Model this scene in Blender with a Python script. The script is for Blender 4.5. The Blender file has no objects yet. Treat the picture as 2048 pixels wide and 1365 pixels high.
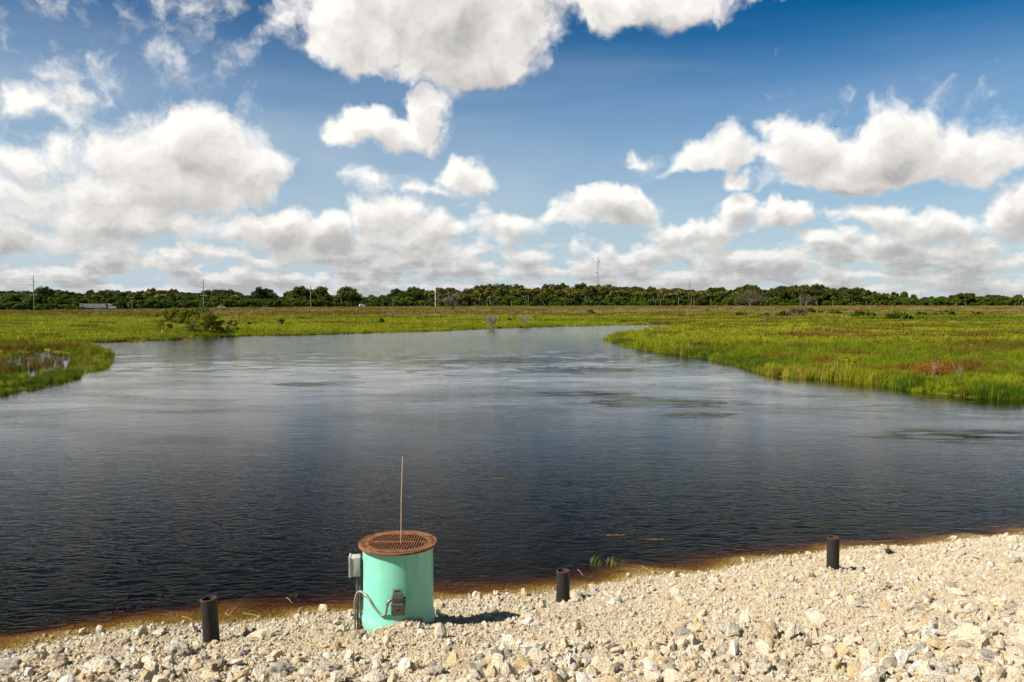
import bpy, bmesh, math, random
import numpy as np
from mathutils import Vector, Matrix, Euler
from mathutils import noise as mnoise

R = math.radians
scene = bpy.context.scene
col = scene.collection
random.seed(7)
rng = np.random.default_rng(11)

# ------------------------------------------------------------------ camera
CAMH = 4.6
F = 1593.0            # focal length in photo pixels (28 mm on 36 mm)
PITCH = math.atan((682.5 - 606.5) / F)
cam_d = bpy.data.cameras.new("camera")
cam_d.sensor_width = 36.0
cam_d.lens = 28.0
cam_d.clip_start = 0.1
cam_d.clip_end = 20000
cam = bpy.data.objects.new("camera", cam_d)
cam.location = (0, 0, CAMH)
cam.rotation_euler = (R(90) - PITCH, 0, 0)
col.objects.link(cam)
scene.camera = cam


def pxdir(px, py):
    a = (px - 1024.0) / F
    b = -(py - 682.5) / F
    c, s = math.cos(PITCH), math.sin(PITCH)
    return Vector((a, c + b * s, b * c - s))


def W(px, py, z=0.0):
    d = pxdir(px, py)
    t = (z - CAMH) / d.z
    return (d.x * t, d.y * t)


# ------------------------------------------------------------------ numpy noise
def _hash(ix, iy, seed):
    n = (ix.astype(np.int64) * 374761393 + iy.astype(np.int64) * 668265263 + seed * 1442695041) & 0xFFFFFFFF
    n = ((n ^ (n >> 13)) * 1274126177) & 0xFFFFFFFF
    n = n ^ (n >> 16)
    return (n & 0xFFFFFF) / float(0xFFFFFF)


def vnoise(x, y, seed=0):
    x = np.asarray(x, float); y = np.asarray(y, float)
    ix = np.floor(x); iy = np.floor(y)
    fx = x - ix; fy = y - iy
    fx = fx * fx * (3 - 2 * fx); fy = fy * fy * (3 - 2 * fy)
    a = _hash(ix, iy, seed); b = _hash(ix + 1, iy, seed)
    c = _hash(ix, iy + 1, seed); d = _hash(ix + 1, iy + 1, seed)
    return (a * (1 - fx) + b * fx) * (1 - fy) + (c * (1 - fx) + d * fx) * fy


def fbm(x, y, seed=0, octs=4):
    s = 0; a = 0.5; t = 0
    x = np.asarray(x, float); y = np.asarray(y, float)
    for k in range(octs):
        s = s + a * vnoise(x * 2 ** k + 17.3 * k, y * 2 ** k - 9.1 * k, seed + k)
        t += a; a *= 0.5
    return s / t


def sstep(a, b, x):
    t = np.clip((x - a) / (b - a), 0, 1)
    return t * t * (3 - 2 * t)


# ------------------------------------------------------------------ water outline (world plan)
NEAR = [(0, 1312), (100, 1288), (250, 1262), (420, 1250), (560, 1243), (640, 1232), (720, 1226), (870, 1207),
        (1000, 1197), (1120, 1190), (1300, 1163), (1450, 1140), (1640, 1112), (1800, 1096), (1930, 1083), (2048, 1071)]
RIGHT = [(2048, 799), (1960, 795), (1900, 790), (1830, 780), (1760, 771), (1700, 762), (1620, 757), (1560, 752),
         (1520, 742), (1480, 730), (1420, 718), (1370, 712), (1300, 702), (1255, 694), (1228, 684), (1225, 677),
         (1254, 667), (1300, 660), (1350, 653), (1345, 649)]
FAR = [(1290, 649), (1200, 651), (1100, 653.5), (1000, 656.5), (900, 661), (800, 664), (640, 669), (500, 672), (400, 675),
       (300, 681), (200, 685), (125, 689), (190, 697), (214, 706), (216, 718), (190, 740), (150, 750),
       (120, 762), (100, 772), (50, 780), (0, 788)]
near_w = [W(*p) for p in NEAR]
near_w = [(-60.0, near_w[0][1] - 0.31 * 53)] + near_w + [(80.0, near_w[-1][1] + 0.33 * 70)]
rest_w = [(80.0, 56.0)] + [W(*p) for p in RIGHT] + [W(*p) for p in FAR] + [(-60.0, 44.0)]
POLY = np.array(near_w + rest_w)
NN = len(near_w)


def seg_dist(x, y, P):
    best = np.full(x.shape, 1e18)
    for i in range(len(P) - 1):
        ax, ay = P[i]; bx, by = P[i + 1]
        dx, dy = bx - ax, by - ay
        t = np.clip(((x - ax) * dx + (y - ay) * dy) / (dx * dx + dy * dy), 0, 1)
        best = np.minimum(best, (x - ax - t * dx) ** 2 + (y - ay - t * dy) ** 2)
    return np.sqrt(best)


def inside(x, y, P):
    r = np.zeros(x.shape, bool)
    n = len(P)
    for i in range(n):
        ax, ay = P[i]; bx, by = P[(i + 1) % n]
        if ay == by: continue
        c = ((ay > y) != (by > y)) & (x < (bx - ax) * (y - ay) / (by - ay) + ax)
        r ^= c
    return r


P_near = POLY[:NN]
P_rest = POLY[NN - 1:]
POOL = np.array([W(0, 698), W(90, 702), W(150, 716), W(135, 738), W(60, 752), W(0, 757)] + [(-40.0, 60.0), (-45, 75.0)])

CREST_X = [-400, 0, 408, 622, 871, 1400, 2048, 2600]
CREST_D = [330, 366, 450, 508, 598, 620, 620, 620]
CREST_Y = [626, 623.5, 618.5, 616, 614, 613.2, 613, 613]


def crest(x, y):
    px = 1024 + F * x / np.maximum(y, 1.0)
    D = np.interp(px, CREST_X, CREST_D)
    Y = np.interp(px, CREST_X, CREST_Y)
    return D, CAMH - (Y - 606.5) / F * D


def height(x, y):
    x = np.asarray(x, float); y = np.asarray(y, float)
    wx = x + (fbm(x * 0.9, y * 0.9, 41, 2) - .5) * .5
    wy = y + (fbm(x * 0.9, y * 0.9, 43, 2) - .5) * .5
    far = np.hypot(x, y) > 25
    amp = np.where(far, 2.2, 0.5)
    wx = np.where(far, x + (fbm(x * .35, y * .35, 41, 3) - .5) * amp, wx)
    wy = np.where(far, y + (fbm(x * .35, y * .35, 43, 3) - .5) * amp * .6, wy)
    dn = seg_dist(wx, wy, P_near)
    dr = seg_dist(wx, wy, P_rest)
    ins = inside(wx, wy, POLY)
    gravel_side = (y < 14.0 + 0.32 * x) & (~ins)
    # gravel bank
    hg = np.minimum(0.25 * dn, 2.9) + (fbm(x * 1.7, y * 1.7, 5, 4) - .5) * .10 * sstep(0, .5, dn) \
        + (fbm(x * .6, y * .6, 9, 2) - .5) * .16 * sstep(.3, 2, dn)
    hg += 0.09 * np.exp(-((x + 1.30) ** 2 + (y - 9.35) ** 2) / .10) + .10 * np.exp(-((x + 1.42) ** 2 + (y - 9.8) ** 2) / .9)
    # marsh
    cd, cz = crest(x, y)
    ramp = sstep(0, 1, (y - 170) / (cd - 175))
    hm = 0.05 + .18 * (1 - np.exp(-dr / 1.5)) + (fbm(x * .12, y * .12, 21, 3) - .5) * .22 * sstep(1, 12, dr)
    hm = hm * (1 - ramp) + cz * ramp - .35 * np.exp(-((y - cd + 14) / 9.0) ** 2)
    pool = inside(x, y, POOL)
    pen = (x < -10) & (y < 66 + (x + 10) * -.2) & (y > 30)
    hm = np.where(pen, np.minimum(hm, .045) - .085 + (fbm(x * .45, y * .45, 23, 3) - .5) * .34, hm)
    hm = np.where(pool, -0.12, hm)
    # bed
    hb = -np.minimum(np.where(dn < dr, 0.21 * dn + .04 * np.maximum(dn - 1, 0), 0.45 * dr), 2.9)
    hb += (fbm(x * 1.3, y * 1.3, 31, 3) - .5) * .12 * sstep(0, .8, np.minimum(dn, dr))
    h = np.where(ins, hb, np.where(gravel_side, hg, hm))
    return h


def h1(x, y):
    return float(height(np.array([x]), np.array([y]))[0])


def at(px, D):
    """Point on the ground in plan direction px at depth D."""
    x = (px - 1024) / F * D
    return Vector((x, D, h1(x, D)))


def at_y(px, py, z=None):
    """ground point seen at pixel"""
    d = pxdir(px, py)
    for t0, t1 in ((5, 60), (50, 900)):
        t = np.geomspace(t0, t1, 700)
        hit = CAMH + d.z * t < height(d.x * t, d.y * t)
        if hit.any():
            t = float(t[np.argmax(hit)])
            return Vector((d.x * t, d.y * t, h1(d.x * t, d.y * t)))
    t = 900.0
    return Vector((d.x * t, d.y * t, 0))


# ------------------------------------------------------------------ materials
def new_mat(name):
    m = bpy.data.materials.new(name)
    m.use_nodes = True
    nt = m.node_tree
    b = nt.nodes["Principled BSDF"]
    return m, nt, b


def nn(nt, typ, **kw):
    n = nt.nodes.new(typ)
    for k, v in kw.items():
        setattr(n, k, v)
    return n


def ramp(nt, fac, stops, interp='LINEAR'):
    r = nn(nt, "ShaderNodeValToRGB")
    r.color_ramp.interpolation = interp
    els = r.color_ramp.elements
    while len(els) < len(stops): els.new(0.5)
    for e, (p, c) in zip(els, stops):
        e.position = p
        e.color = (c[0], c[1], c[2], 1) if not isinstance(c, (int, float)) else (c, c, c, 1)
    nt.links.new(fac, r.inputs[0])
    return r.outputs[0]


def noise_n(nt, vec, scale, detail=4, rough=.55, dist=0.0):
    n = nn(nt, "ShaderNodeTexNoise")
    n.inputs["Scale"].default_value = scale
    n.inputs["Detail"].default_value = detail
    n.inputs["Roughness"].default_value = rough
    n.inputs["Distortion"].default_value = dist
    if vec is not None: nt.links.new(vec, n.inputs["Vector"])
    return n


def bump_n(nt, hgt, strength=.5, dist=.02, normal=None):
    b = nn(nt, "ShaderNodeBump")
    b.inputs["Strength"].default_value = strength
    b.inputs["Distance"].default_value = dist
    nt.links.new(hgt, b.inputs["Height"])
    if normal is not None: nt.links.new(normal, b.inputs["Normal"])
    return b.outputs[0]


def mathn(nt, op, a, b=None, c=None, clamp=False):
    m = nn(nt, "ShaderNodeMath", operation=op, use_clamp=clamp)
    for i, v in enumerate((a, b, c)):
        if v is None: continue
        if isinstance(v, (int, float)): m.inputs[i].default_value = v
        else: nt.links.new(v, m.inputs[i])
    return m.outputs[0]


def vmath(nt, op, a, b=None, scale=None):
    m = nn(nt, "ShaderNodeVectorMath", operation=op)
    for i, v in enumerate((a, b)):
        if v is None: continue
        if isinstance(v, (tuple, list)): m.inputs[i].default_value = v
        else: nt.links.new(v, m.inputs[i])
    if scale is not None:
        if isinstance(scale, (int, float)): m.inputs["Scale"].default_value = scale
        else: nt.links.new(scale, m.inputs["Scale"])
    return m.outputs["Value"] if op in ('LENGTH', 'DOT_PRODUCT', 'DISTANCE') else m.outputs["Vector"]


def maprange(nt, v, a, b, c=0.0, d=1.0, smooth=False):
    m = nn(nt, "ShaderNodeMapRange")
    if smooth: m.interpolation_type = 'SMOOTHSTEP'
    nt.links.new(v, m.inputs[0])
    for i, q in zip((1, 2, 3, 4), (a, b, c, d)): m.inputs[i].default_value = q
    return m.outputs[0]


def mixc(nt, fac, a, b, typ='MIX'):
    m = nn(nt, "ShaderNodeMix", data_type='RGBA', blend_type=typ)
    def put(s, v):
        if isinstance(v, (tuple, list)): s.default_value = (v[0], v[1], v[2], 1)
        elif isinstance(v, (int, float)): s.default_value = v
        else: nt.links.new(v, s)
    put(m.inputs[0], fac); put(m.inputs[6], a); put(m.inputs[7], b)
    return m.outputs[2]


def simple_mat(name, c1, c2, scale=8, rough=.6, bump=0.2, bdist=.01, metallic=0.0, detail=5, obj=True):
    m, nt, b = new_mat(name)
    tc = nn(nt, "ShaderNodeTexCoord")
    n = noise_n(nt, tc.outputs["Object"], scale, detail)
    nt.links.new(ramp(nt, n.outputs[0], [(.3, c1), (.7, c2)]), b.inputs["Base Color"])
    b.inputs["Roughness"].default_value = rough
    b.inputs["Metallic"].default_value = metallic
    if bump: nt.links.new(bump_n(nt, n.outputs[0], bump, bdist), b.inputs["Normal"])
    return m


def leaf_mat(name, c1, c2, c3=None, trans=.35, nscale=.4):
    """foliage: random colour per instance/object plus clump noise, some light passing through"""
    m, nt, b = new_mat(name)
    geo = nn(nt, "ShaderNodeNewGeometry")
    oi = nn(nt, "ShaderNodeObjectInfo")
    n = noise_n(nt, geo.outputs["Position"], nscale, 3)
    v = mathn(nt, 'ADD', mathn(nt, 'MULTIPLY', oi.outputs["Random"], .45), mathn(nt, 'MULTIPLY', n.outputs[0], .6))
    stops = [(.25, c1), (.8, c2)] if c3 is None else [(.2, c1), (.5, c2), (.85, c3)]
    c = ramp(nt, v, stops)
    nt.links.new(c, b.inputs["Base Color"])
    b.inputs["Roughness"].default_value = .6
    b.inputs["Specular IOR Level"].default_value = .10
    tr = nn(nt, "ShaderNodeBsdfTranslucent")
    nt.links.new(c, tr.inputs["Color"])
    mx = nn(nt, "ShaderNodeMixShader")
    mx.inputs[0].default_value = trans
    nt.links.new(b.outputs[0], mx.inputs[1]); nt.links.new(tr.outputs[0], mx.inputs[2])
    out = nt.nodes["Material Output"]
    nt.links.new(mx.outputs[0], out.inputs["Surface"])
    return m


# limestone
def stone_mat(name, dark=1.0):
    m, nt, b = new_mat(name)
    tc = nn(nt, "ShaderNodeTexCoord")
    oi = nn(nt, "ShaderNodeObjectInfo")
    c0 = ramp(nt, oi.outputs["Random"], [(0, (.70, .50, .27)), (.15, (.82, .67, .43)), (.4, (.86, .76, .56)), (.72, (.84, .76, .60)),
                                         (.86, (.68, .61, .50)), (.90, (.90, .84, .70)), (1.0, (.92, .89, .82))])
    off = vmath(nt, 'ADD', tc.outputs["Object"], None)
    cmb = nn(nt, "ShaderNodeCombineXYZ")
    for i in range(3): nt.links.new(mathn(nt, 'MULTIPLY', oi.outputs["Random"], 31.0 * (i + 1)), cmb.inputs[i])
    vec = vmath(nt, 'ADD', tc.outputs["Object"], cmb.outputs[0])
    n1 = noise_n(nt, vec, 1.6, 5, .6)
    n2 = noise_n(nt, vec, 7.0, 6, .7)
    v = nn(nt, "ShaderNodeTexVoronoi"); v.inputs["Scale"].default_value = 6.0
    nt.links.new(vec, v.inputs["Vector"])
    grey = mixc(nt, maprange(nt, n1.outputs[0], .55, .78, 0, .8), c0, (.46, .41, .34))
    yel = mixc(nt, maprange(nt, n2.outputs[0], .55, .75, 0, .5), grey, (.62, .45, .24))
    c = mixc(nt, .6, yel, ramp(nt, n2.outputs[0], [(.25, (.5, .45, .38)), (.48, (1, 1, 1))]), 'MULTIPLY')
    nt.links.new(c, b.inputs["Base Color"])
    b.inputs["Roughness"].default_value = .95
    b.inputs["Specular IOR Level"].default_value = .2
    hh = mathn(nt, 'ADD', n2.outputs[0], mathn(nt, 'MULTIPLY', v.outputs["Distance"], -.35))
    nt.links.new(bump_n(nt, hh, .7, .25), b.inputs["Normal"])
    return m


M = {}
M['stone'] = stone_mat("limestone")


def rock_mat():
    m, nt, b = new_mat("limestone_rock")
    tc = nn(nt, "ShaderNodeTexCoord")
    oi = nn(nt, "ShaderNodeObjectInfo")
    c0 = oi.outputs["Color"]
    n1 = noise_n(nt, tc.outputs["Object"], 9, 5, .6)
    n2 = noise_n(nt, tc.outputs["Object"], 45, 6, .7)
    v = nn(nt, "ShaderNodeTexVoronoi"); v.inputs["Scale"].default_value = 38.0
    nt.links.new(tc.outputs["Object"], v.inputs["Vector"])
    grey = mixc(nt, maprange(nt, n1.outputs[0], .45, .62), c0, (.33, .31, .28))
    c = mixc(nt, .8, grey, ramp(nt, n2.outputs[0], [(.32, (.42, .38, .33)), (.56, (1, 1, 1))]), 'MULTIPLY')
    nt.links.new(c, b.inputs["Base Color"])
    b.inputs["Roughness"].default_value = .95
    b.inputs["Specular IOR Level"].default_value = .2
    hh = mathn(nt, 'ADD', n2.outputs[0], mathn(nt, 'MULTIPLY', v.outputs["Distance"], -.5))
    nt.links.new(bump_n(nt, hh, .9, .03), b.inputs["Normal"])
    return m


M['rock'] = rock_mat()


def ground_mats():
    # gravel floor
    m, nt, b = new_mat("gravel_floor")
    geo = nn(nt, "ShaderNodeNewGeometry")
    v = nn(nt, "ShaderNodeTexVoronoi"); v.inputs["Scale"].default_value = 42
    nt.links.new(geo.outputs["Position"], v.inputs["Vector"])
    n = noise_n(nt, geo.outputs["Position"], 3, 5)
    c = ramp(nt, v.outputs["Color"], [(.1, (.34, .26, .15)), (.5, (.50, .41, .27)), (.9, (.62, .53, .38))])  # floor colour darkened to paint in shadow gaps between the loose stones
    c = mixc(nt, .5, c, ramp(nt, n.outputs[0], [(.3, (.6, .5, .38)), (.7, (1, 1, 1))]), 'MULTIPLY')
    nt.links.new(c, b.inputs["Base Color"])
    b.inputs["Roughness"].default_value = .95
    nt.links.new(bump_n(nt, mathn(nt, 'MULTIPLY', v.outputs["Distance"], -1), .8, .03), b.inputs["Normal"])
    M['gravel_floor'] = m
    # marsh soil and low growth
    m, nt, b = new_mat("marsh_ground")
    geo = nn(nt, "ShaderNodeNewGeometry")
    sep = nn(nt, "ShaderNodeSeparateXYZ"); nt.links.new(geo.outputs["Position"], sep.inputs[0])
    n1 = noise_n(nt, geo.outputs["Position"], .05, 6, .6)
    n2 = noise_n(nt, geo.outputs["Position"], 1.2, 5, .7)
    green = ramp(nt, n1.outputs[0], [(.35, (.075, .10, .007)), (.6, (.12, .135, .010))])
    brown = ramp(nt, n1.outputs[0], [(.4, (.15, .115, .045)), (.6, (.22, .165, .085))])
    dist = mathn(nt, 'ADD', sep.outputs[1], mathn(nt, 'MULTIPLY', mathn(nt, 'SUBTRACT', n1.outputs[0], .5), 240))
    c = mixc(nt, maprange(nt, dist, 200, 300), green, brown)
    c = mixc(nt, .7, c, ramp(nt, n2.outputs[0], [(.3, (.45, .45, .45)), (.6, (1, 1, 1))]), 'MULTIPLY')
    c = mixc(nt, maprange(nt, sep.outputs[2], -.03, .04), (.022, .017, .010), c)
    nt.links.new(c, b.inputs["Base Color"])
    b.inputs["Roughness"].default_value = 1.0
    b.inputs["Specular IOR Level"].default_value = .1
    nt.links.new(bump_n(nt, n2.outputs[0], 1.0, .3), b.inputs["Normal"])
    M['marsh_ground'] = m


ground_mats()

# ------------------------------------------------------------------ mesh helpers
def mesh_np(name, verts, faces_flat, counts, mats, mat_idx=None, smooth=False):
    """fast mesh from numpy arrays"""
    me = bpy.data.meshes.new(name)
    verts = np.asarray(verts, np.float32)
    me.vertices.add(len(verts))
    me.vertices.foreach_set("co", verts.ravel())
    faces_flat = np.asarray(faces_flat, np.int32)
    counts = np.asarray(counts, np.int32)
    me.loops.add(len(faces_flat))
    me.loops.foreach_set("vertex_index", faces_flat)
    me.polygons.add(len(counts))
    starts = np.zeros(len(counts), np.int32)
    starts[1:] = np.cumsum(counts)[:-1]
    me.polygons.foreach_set("loop_start", starts)
    me.polygons.foreach_set("loop_total", counts)
    for m in mats: me.materials.append(m)
    if mat_idx is not None: me.polygons.foreach_set("material_index", np.asarray(mat_idx, np.int32))
    if smooth: me.polygons.foreach_set("use_smooth", np.ones(len(counts), bool))
    me.update(calc_edges=True)
    me.validate()
    return me


class MB:
    def __init__(s):
        s.v = []; s.f = []
    def add(s, vs, fs):
        o = len(s.v)
        s.v += [tuple(q) for q in vs]
        s.f += [tuple(i + o for i in f) for f in fs]
        return s
    def box(s, c, size, rot=None):
        cx, cy, cz = c; a, b, d = [q / 2 for q in size]
        vs = [Vector((x, y, z)) for x in (-a, a) for y in (-b, b) for z in (-d, d)]
        if rot is not None:
            e = Euler(rot).to_matrix()
            vs = [e @ v for v in vs]
        vs = [v + Vector(c) for v in vs]
        return s.add(vs, [(0, 1, 3, 2), (4, 6, 7, 5), (0, 4, 5, 1), (2, 3, 7, 6), (0, 2, 6, 4), (1, 5, 7, 3)])
    def tube(s, pts, radii, n=8, caps=True):
        pts = [Vector(p) for p in pts]
        if isinstance(radii, (int, float)): radii = [radii] * len(pts)
        rings = []
        prev = None
        for i, p in enumerate(pts):
            if i == 0: d = pts[1] - pts[0]
            elif i == len(pts) - 1: d = pts[-1] - pts[-2]
            else: d = pts[i + 1] - pts[i - 1]
            d.normalize()
            if prev is None:
                a = d.orthogonal().normalized()
            else:
                a = (prev - d * prev.dot(d)).normalized()
            prev = a
            b = d.cross(a)
            rings.append([p + (a * math.cos(2 * math.pi * k / n) + b * math.sin(2 * math.pi * k / n)) * radii[i] for k in range(n)])
        vs = [v for r in rings for v in r]
        fs = []
        for i in range(len(pts) - 1):
            for k in range(n):
                k2 = (k + 1) % n
                fs.append((i * n + k, i * n + k2, (i + 1) * n + k2, (i + 1) * n + k))
        if caps:
            fs.append(tuple(range(n - 1, -1, -1)))
            fs.append(tuple(range((len(pts) - 1) * n, len(pts) * n)))
        return s.add(vs, fs)
    def lathe(s, prof, n=32, center=(0, 0, 0)):
        """profile list of (r, z), closed loop if first==last"""
        c = Vector(center)
        vs = []
        for r, z in prof:
            for k in range(n):
                t = 2 * math.pi * k / n
                vs.append(c + Vector((r * math.cos(t), r * math.sin(t), z)))
        fs = []
        for i in range(len(prof) - 1):
            for k in range(n):
                k2 = (k + 1) % n
                fs.append((i * n + k, i * n + k2, (i + 1) * n + k2, (i + 1) * n + k))
        return s.add(vs, fs)
    def build(s, name, mat, parent=None, smooth=False, bevel=0.0, loc=None):
        me = bpy.data.meshes.new(name)
        me.from_pydata(s.v, [], s.f)
        me.materials.append(mat)
        me.validate()
        bm = bmesh.new(); bm.from_mesh(me)
        bmesh.ops.recalc_face_normals(bm, faces=bm.faces[:])
        if bevel:
            es = [e for e in bm.edges if len(e.link_faces) == 2 and e.calc_face_angle(0) > .6]
            bmesh.ops.bevel(bm, geom=es, offset=bevel, segments=2, affect='EDGES', profile=.5)
        bm.to_mesh(me); bm.free()
        if smooth:
            me.polygons.foreach_set("use_smooth", [True] * len(me.polygons))
            try: me.set_sharp_from_angle(angle=R(38))
            except Exception: pass
        o = bpy.data.objects.new(name, me)
        col.objects.link(o)
        if parent is not None: o.parent = parent
        if loc is not None: o.location = loc
        return o


def tag(o, label=None, cat=None, group=None, kind=None):
    if label: o["label"] = label
    if cat: o["category"] = cat
    if group: o["group"] = group
    if kind: o["kind"] = kind
    return o


def empty(name, loc=(0, 0, 0), rz=0.0, **kw):
    o = bpy.data.objects.new(name, None)
    o.location = loc; o.rotation_euler = (0, 0, rz)
    o.empty_display_size = .3
    col.objects.link(o)
    tag(o, **kw)
    return o


def link_mesh(name, me, parent=None, loc=None):
    o = bpy.data.objects.new(name, me)
    col.objects.link(o)
    if parent is not None: o.parent = parent
    if loc is not None: o.location = loc
    return o


# ------------------------------------------------------------------ ground sheet
def build_ground():
    az = np.concatenate([np.linspace(-180, -42, 60)[:-1], np.linspace(-42, 42, 420), np.linspace(42, 180, 60)[1:]])
    az = az[:-1]
    rr = [1.0]
    while rr[-1] < 3000: rr.append(rr[-1] * (1.0085 if rr[-1] < 60 else 1.014))
    rr = np.array(rr)
    A, RR = np.meshgrid(np.radians(az), rr)
    X = (np.sin(A) * RR).ravel(); Y = (np.cos(A) * RR).ravel()
    H = height(X, Y)
    far = sstep(700, 1500, np.hypot(X, Y))
    H = H * (1 - far) + 2.0 * far
    V = np.stack([X, Y, H], 1)
    na, nr = len(az), len(rr)
    V = np.vstack([V, [[0, 0, h1(0.0, 0.0)]]])
    i = np.arange(nr - 1)[:, None]; k = np.arange(na)[None, :]
    k2 = (k + 1) % na
    q = np.stack([i * na + k, (i + 1) * na + k, (i + 1) * na + k2, i * na + k2], -1).reshape(-1, 4)
    tri = np.stack([np.full(na, nr * na), np.arange(na), (np.arange(na) + 1) % na], 1)
    # orientation: up
    c = V[q].mean(1)
    gside = (c[:, 1] < 22 + .32 * c[:, 0])
    d_near = seg_dist(c[:, 0], c[:, 1], P_near)
    grav = gside | (inside(c[:, 0], c[:, 1], POLY) & (d_near < 9))
    idx = np.where(grav, 0, 1)
    me = mesh_np("ground", V, np.concatenate([q[:, ::-1].ravel(), tri.ravel()]),
                 np.concatenate([np.full(len(q), 4), np.full(len(tri), 3)]), [M['gravel_floor'], M['marsh_ground']],
                 np.concatenate([idx, np.zeros(len(tri), int)]), smooth=True)
    bm = bmesh.new(); bm.from_mesh(me)
    s = sum(f.normal.z for f in bm.faces[:200])
    if s < 0:
        for f in bm.faces: f.normal_flip()
        bm.to_mesh(me)
    bm.free()
    o = link_mesh("ground", me)
    tag(o, kind="structure")


build_ground()

# ------------------------------------------------------------------ water
def build_water():
    m = bpy.data.materials.new("river_water"); m.use_nodes = True
    nt = m.node_tree; nt.nodes.clear()
    out = nn(nt, "ShaderNodeOutputMaterial")
    geo = nn(nt, "ShaderNodeNewGeometry")
    P = geo.outputs["Position"]
    def mp(sx, sy, rot=0.0):
        mm = nn(nt, "ShaderNodeMapping")
        mm.inputs["Scale"].default_value = (sx, sy, 1)
        mm.inputs["Rotation"].default_value = (0, 0, rot)
        nt.links.new(P, mm.inputs["Vector"])
        return mm.outputs[0]
    sep = nn(nt, "ShaderNodeSeparateXYZ"); nt.links.new(P, sep.inputs[0])
    # patches of wind ripple / calm, stretched along the flow
    wob = noise_n(nt, mp(.045, .10, R(12)), 1.0, 4, .6, 1.2)
    patch = maprange(nt, wob.outputs[0], .46, .68, .07, .55, True)
    # the near water is ruffled by the breeze, the far reach too
    patch = mathn(nt, 'MAXIMUM', patch, mathn(nt, 'MAXIMUM', maprange(nt, sep.outputs[1], 30, 11, .1, 1.05), maprange(nt, sep.outputs[1], 66, 90, .0, .45)))
    # small wind ripples
    r1n = noise_n(nt, mp(1.9, 5.2, R(-16)), 1.0, 3, .55, .6)
    r1r = mathn(nt, 'SUBTRACT', 1.0, mathn(nt, 'ABSOLUTE', mathn(nt, 'MULTIPLY_ADD', r1n.outputs[0], 4.0, -2.0)))
    r4 = noise_n(nt, mp(.45, 1.7, R(3)), 1.0, 5, .6, .8)
    r2 = noise_n(nt, mp(1.6, 4.0, R(10)), 1.0, 4, .55, .6)
    r3 = noise_n(nt, mp(2.2, 6.5, R(4)), 1.0, 5, .65, 1.0)
    # current swirls
    sw = noise_n(nt, mp(.16, .34, R(-6)), 1.0, 6, .62, 2.2)
    rd = mathn(nt, 'ABSOLUTE', mathn(nt, 'SUBTRACT', sw.outputs[0], .5))
    ridge = mathn(nt, 'SUBTRACT', 1.0, mathn(nt, 'MULTIPLY', rd, 14, clamp=True))
    swm = maprange(nt, sep.outputs[1], 16, 34, .12, 1.0)
    h_a = mathn(nt, 'MULTIPLY_ADD', r4.outputs[0], .008, mathn(nt, 'MULTIPLY', mathn(nt, 'POWER', r1r, 3.0), mathn(nt, 'MULTIPLY', patch, .0062)))
    h_b = mathn(nt, 'MULTIPLY', r2.outputs[0], mathn(nt, 'MULTIPLY', patch, .0055))
    h_c = mathn(nt, 'MULTIPLY', mathn(nt, 'MULTIPLY', ridge, swm), .003)
    h_d = mathn(nt, 'MULTIPLY', mathn(nt, 'MULTIPLY', sw.outputs[0], swm), .007)
    hh = mathn(nt, 'ADD', mathn(nt, 'ADD', h_a, h_b), mathn(nt, 'ADD', h_c, h_d))
    # long ruffled reach below the far bank
    dd = mathn(nt, 'MULTIPLY_ADD', mathn(nt, 'SUBTRACT', sw.outputs[0], .5), 120.0, sep.outputs[1])
    band = mathn(nt, 'MULTIPLY', maprange(nt, dd, 62, 70, 0, 1, True), maprange(nt, dd, 125, 96, 0, 1, True))
    hh = mathn(nt, 'ADD', hh, mathn(nt, 'MULTIPLY', mathn(nt, 'MULTIPLY', r3.outputs[0], band), .022))
    # eddies: disturbed rings at places in the river
    for ex, ey, er in EDDIES:
        v = vmath(nt, 'SUBTRACT', P, (ex, ey, 0))
        v = vmath(nt, 'MULTIPLY', v, (1 / er, 1.9 / er, 0))
        ln = vmath(nt, 'LENGTH', vmath(nt, 'ADD', v, vmath(nt, 'SCALE', vmath(nt, 'SUBTRACT', sw.outputs["Color"], (.5, .5, .5)), None, 1.7)))
        msk = mathn(nt, 'MULTIPLY', mathn(nt, 'SUBTRACT', 1.0, ln, clamp=True), maprange(nt, r4.outputs[0], .42, .60, .1, 1.3))
        wv = mathn(nt, 'MULTIPLY', mathn(nt, 'SINE', mathn(nt, 'MULTIPLY', ln, 26)), .003)
        rr_ = mathn(nt, 'MULTIPLY', r3.outputs[0], mathn(nt, 'MULTIPLY_ADD', mathn(nt, 'SINE', mathn(nt, 'MULTIPLY', ln, 15)), .016, .030))
        hh = mathn(nt, 'ADD', hh, mathn(nt, 'MULTIPLY', mathn(nt, 'ADD', wv, rr_), msk))
    bmp = nn(nt, "ShaderNodeBump"); bmp.inputs["Strength"].default_value = 1.0; bmp.inputs["Distance"].default_value = 1.0
    nt.links.new(hh, bmp.inputs["Height"])
    fr = nn(nt, "ShaderNodeFresnel"); fr.inputs["IOR"].default_value = 1.333
    nt.links.new(bmp.outputs[0], fr.inputs["Normal"])
    gl = nn(nt, "ShaderNodeBsdfGlossy"); gl.inputs["Roughness"].default_value = .02
    nt.links.new(bmp.outputs[0], gl.inputs["Normal"])
    tr = nn(nt, "ShaderNodeBsdfTransparent"); tr.inputs[0].default_value = (.95, .95, .95, 1)
    mx = nn(nt, "ShaderNodeMixShader")
    # the underside lets light straight through (no total reflection for the thin surface)
    facing = mathn(nt, 'SUBTRACT', 1.0, geo.outputs["Backfacing"])
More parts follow.
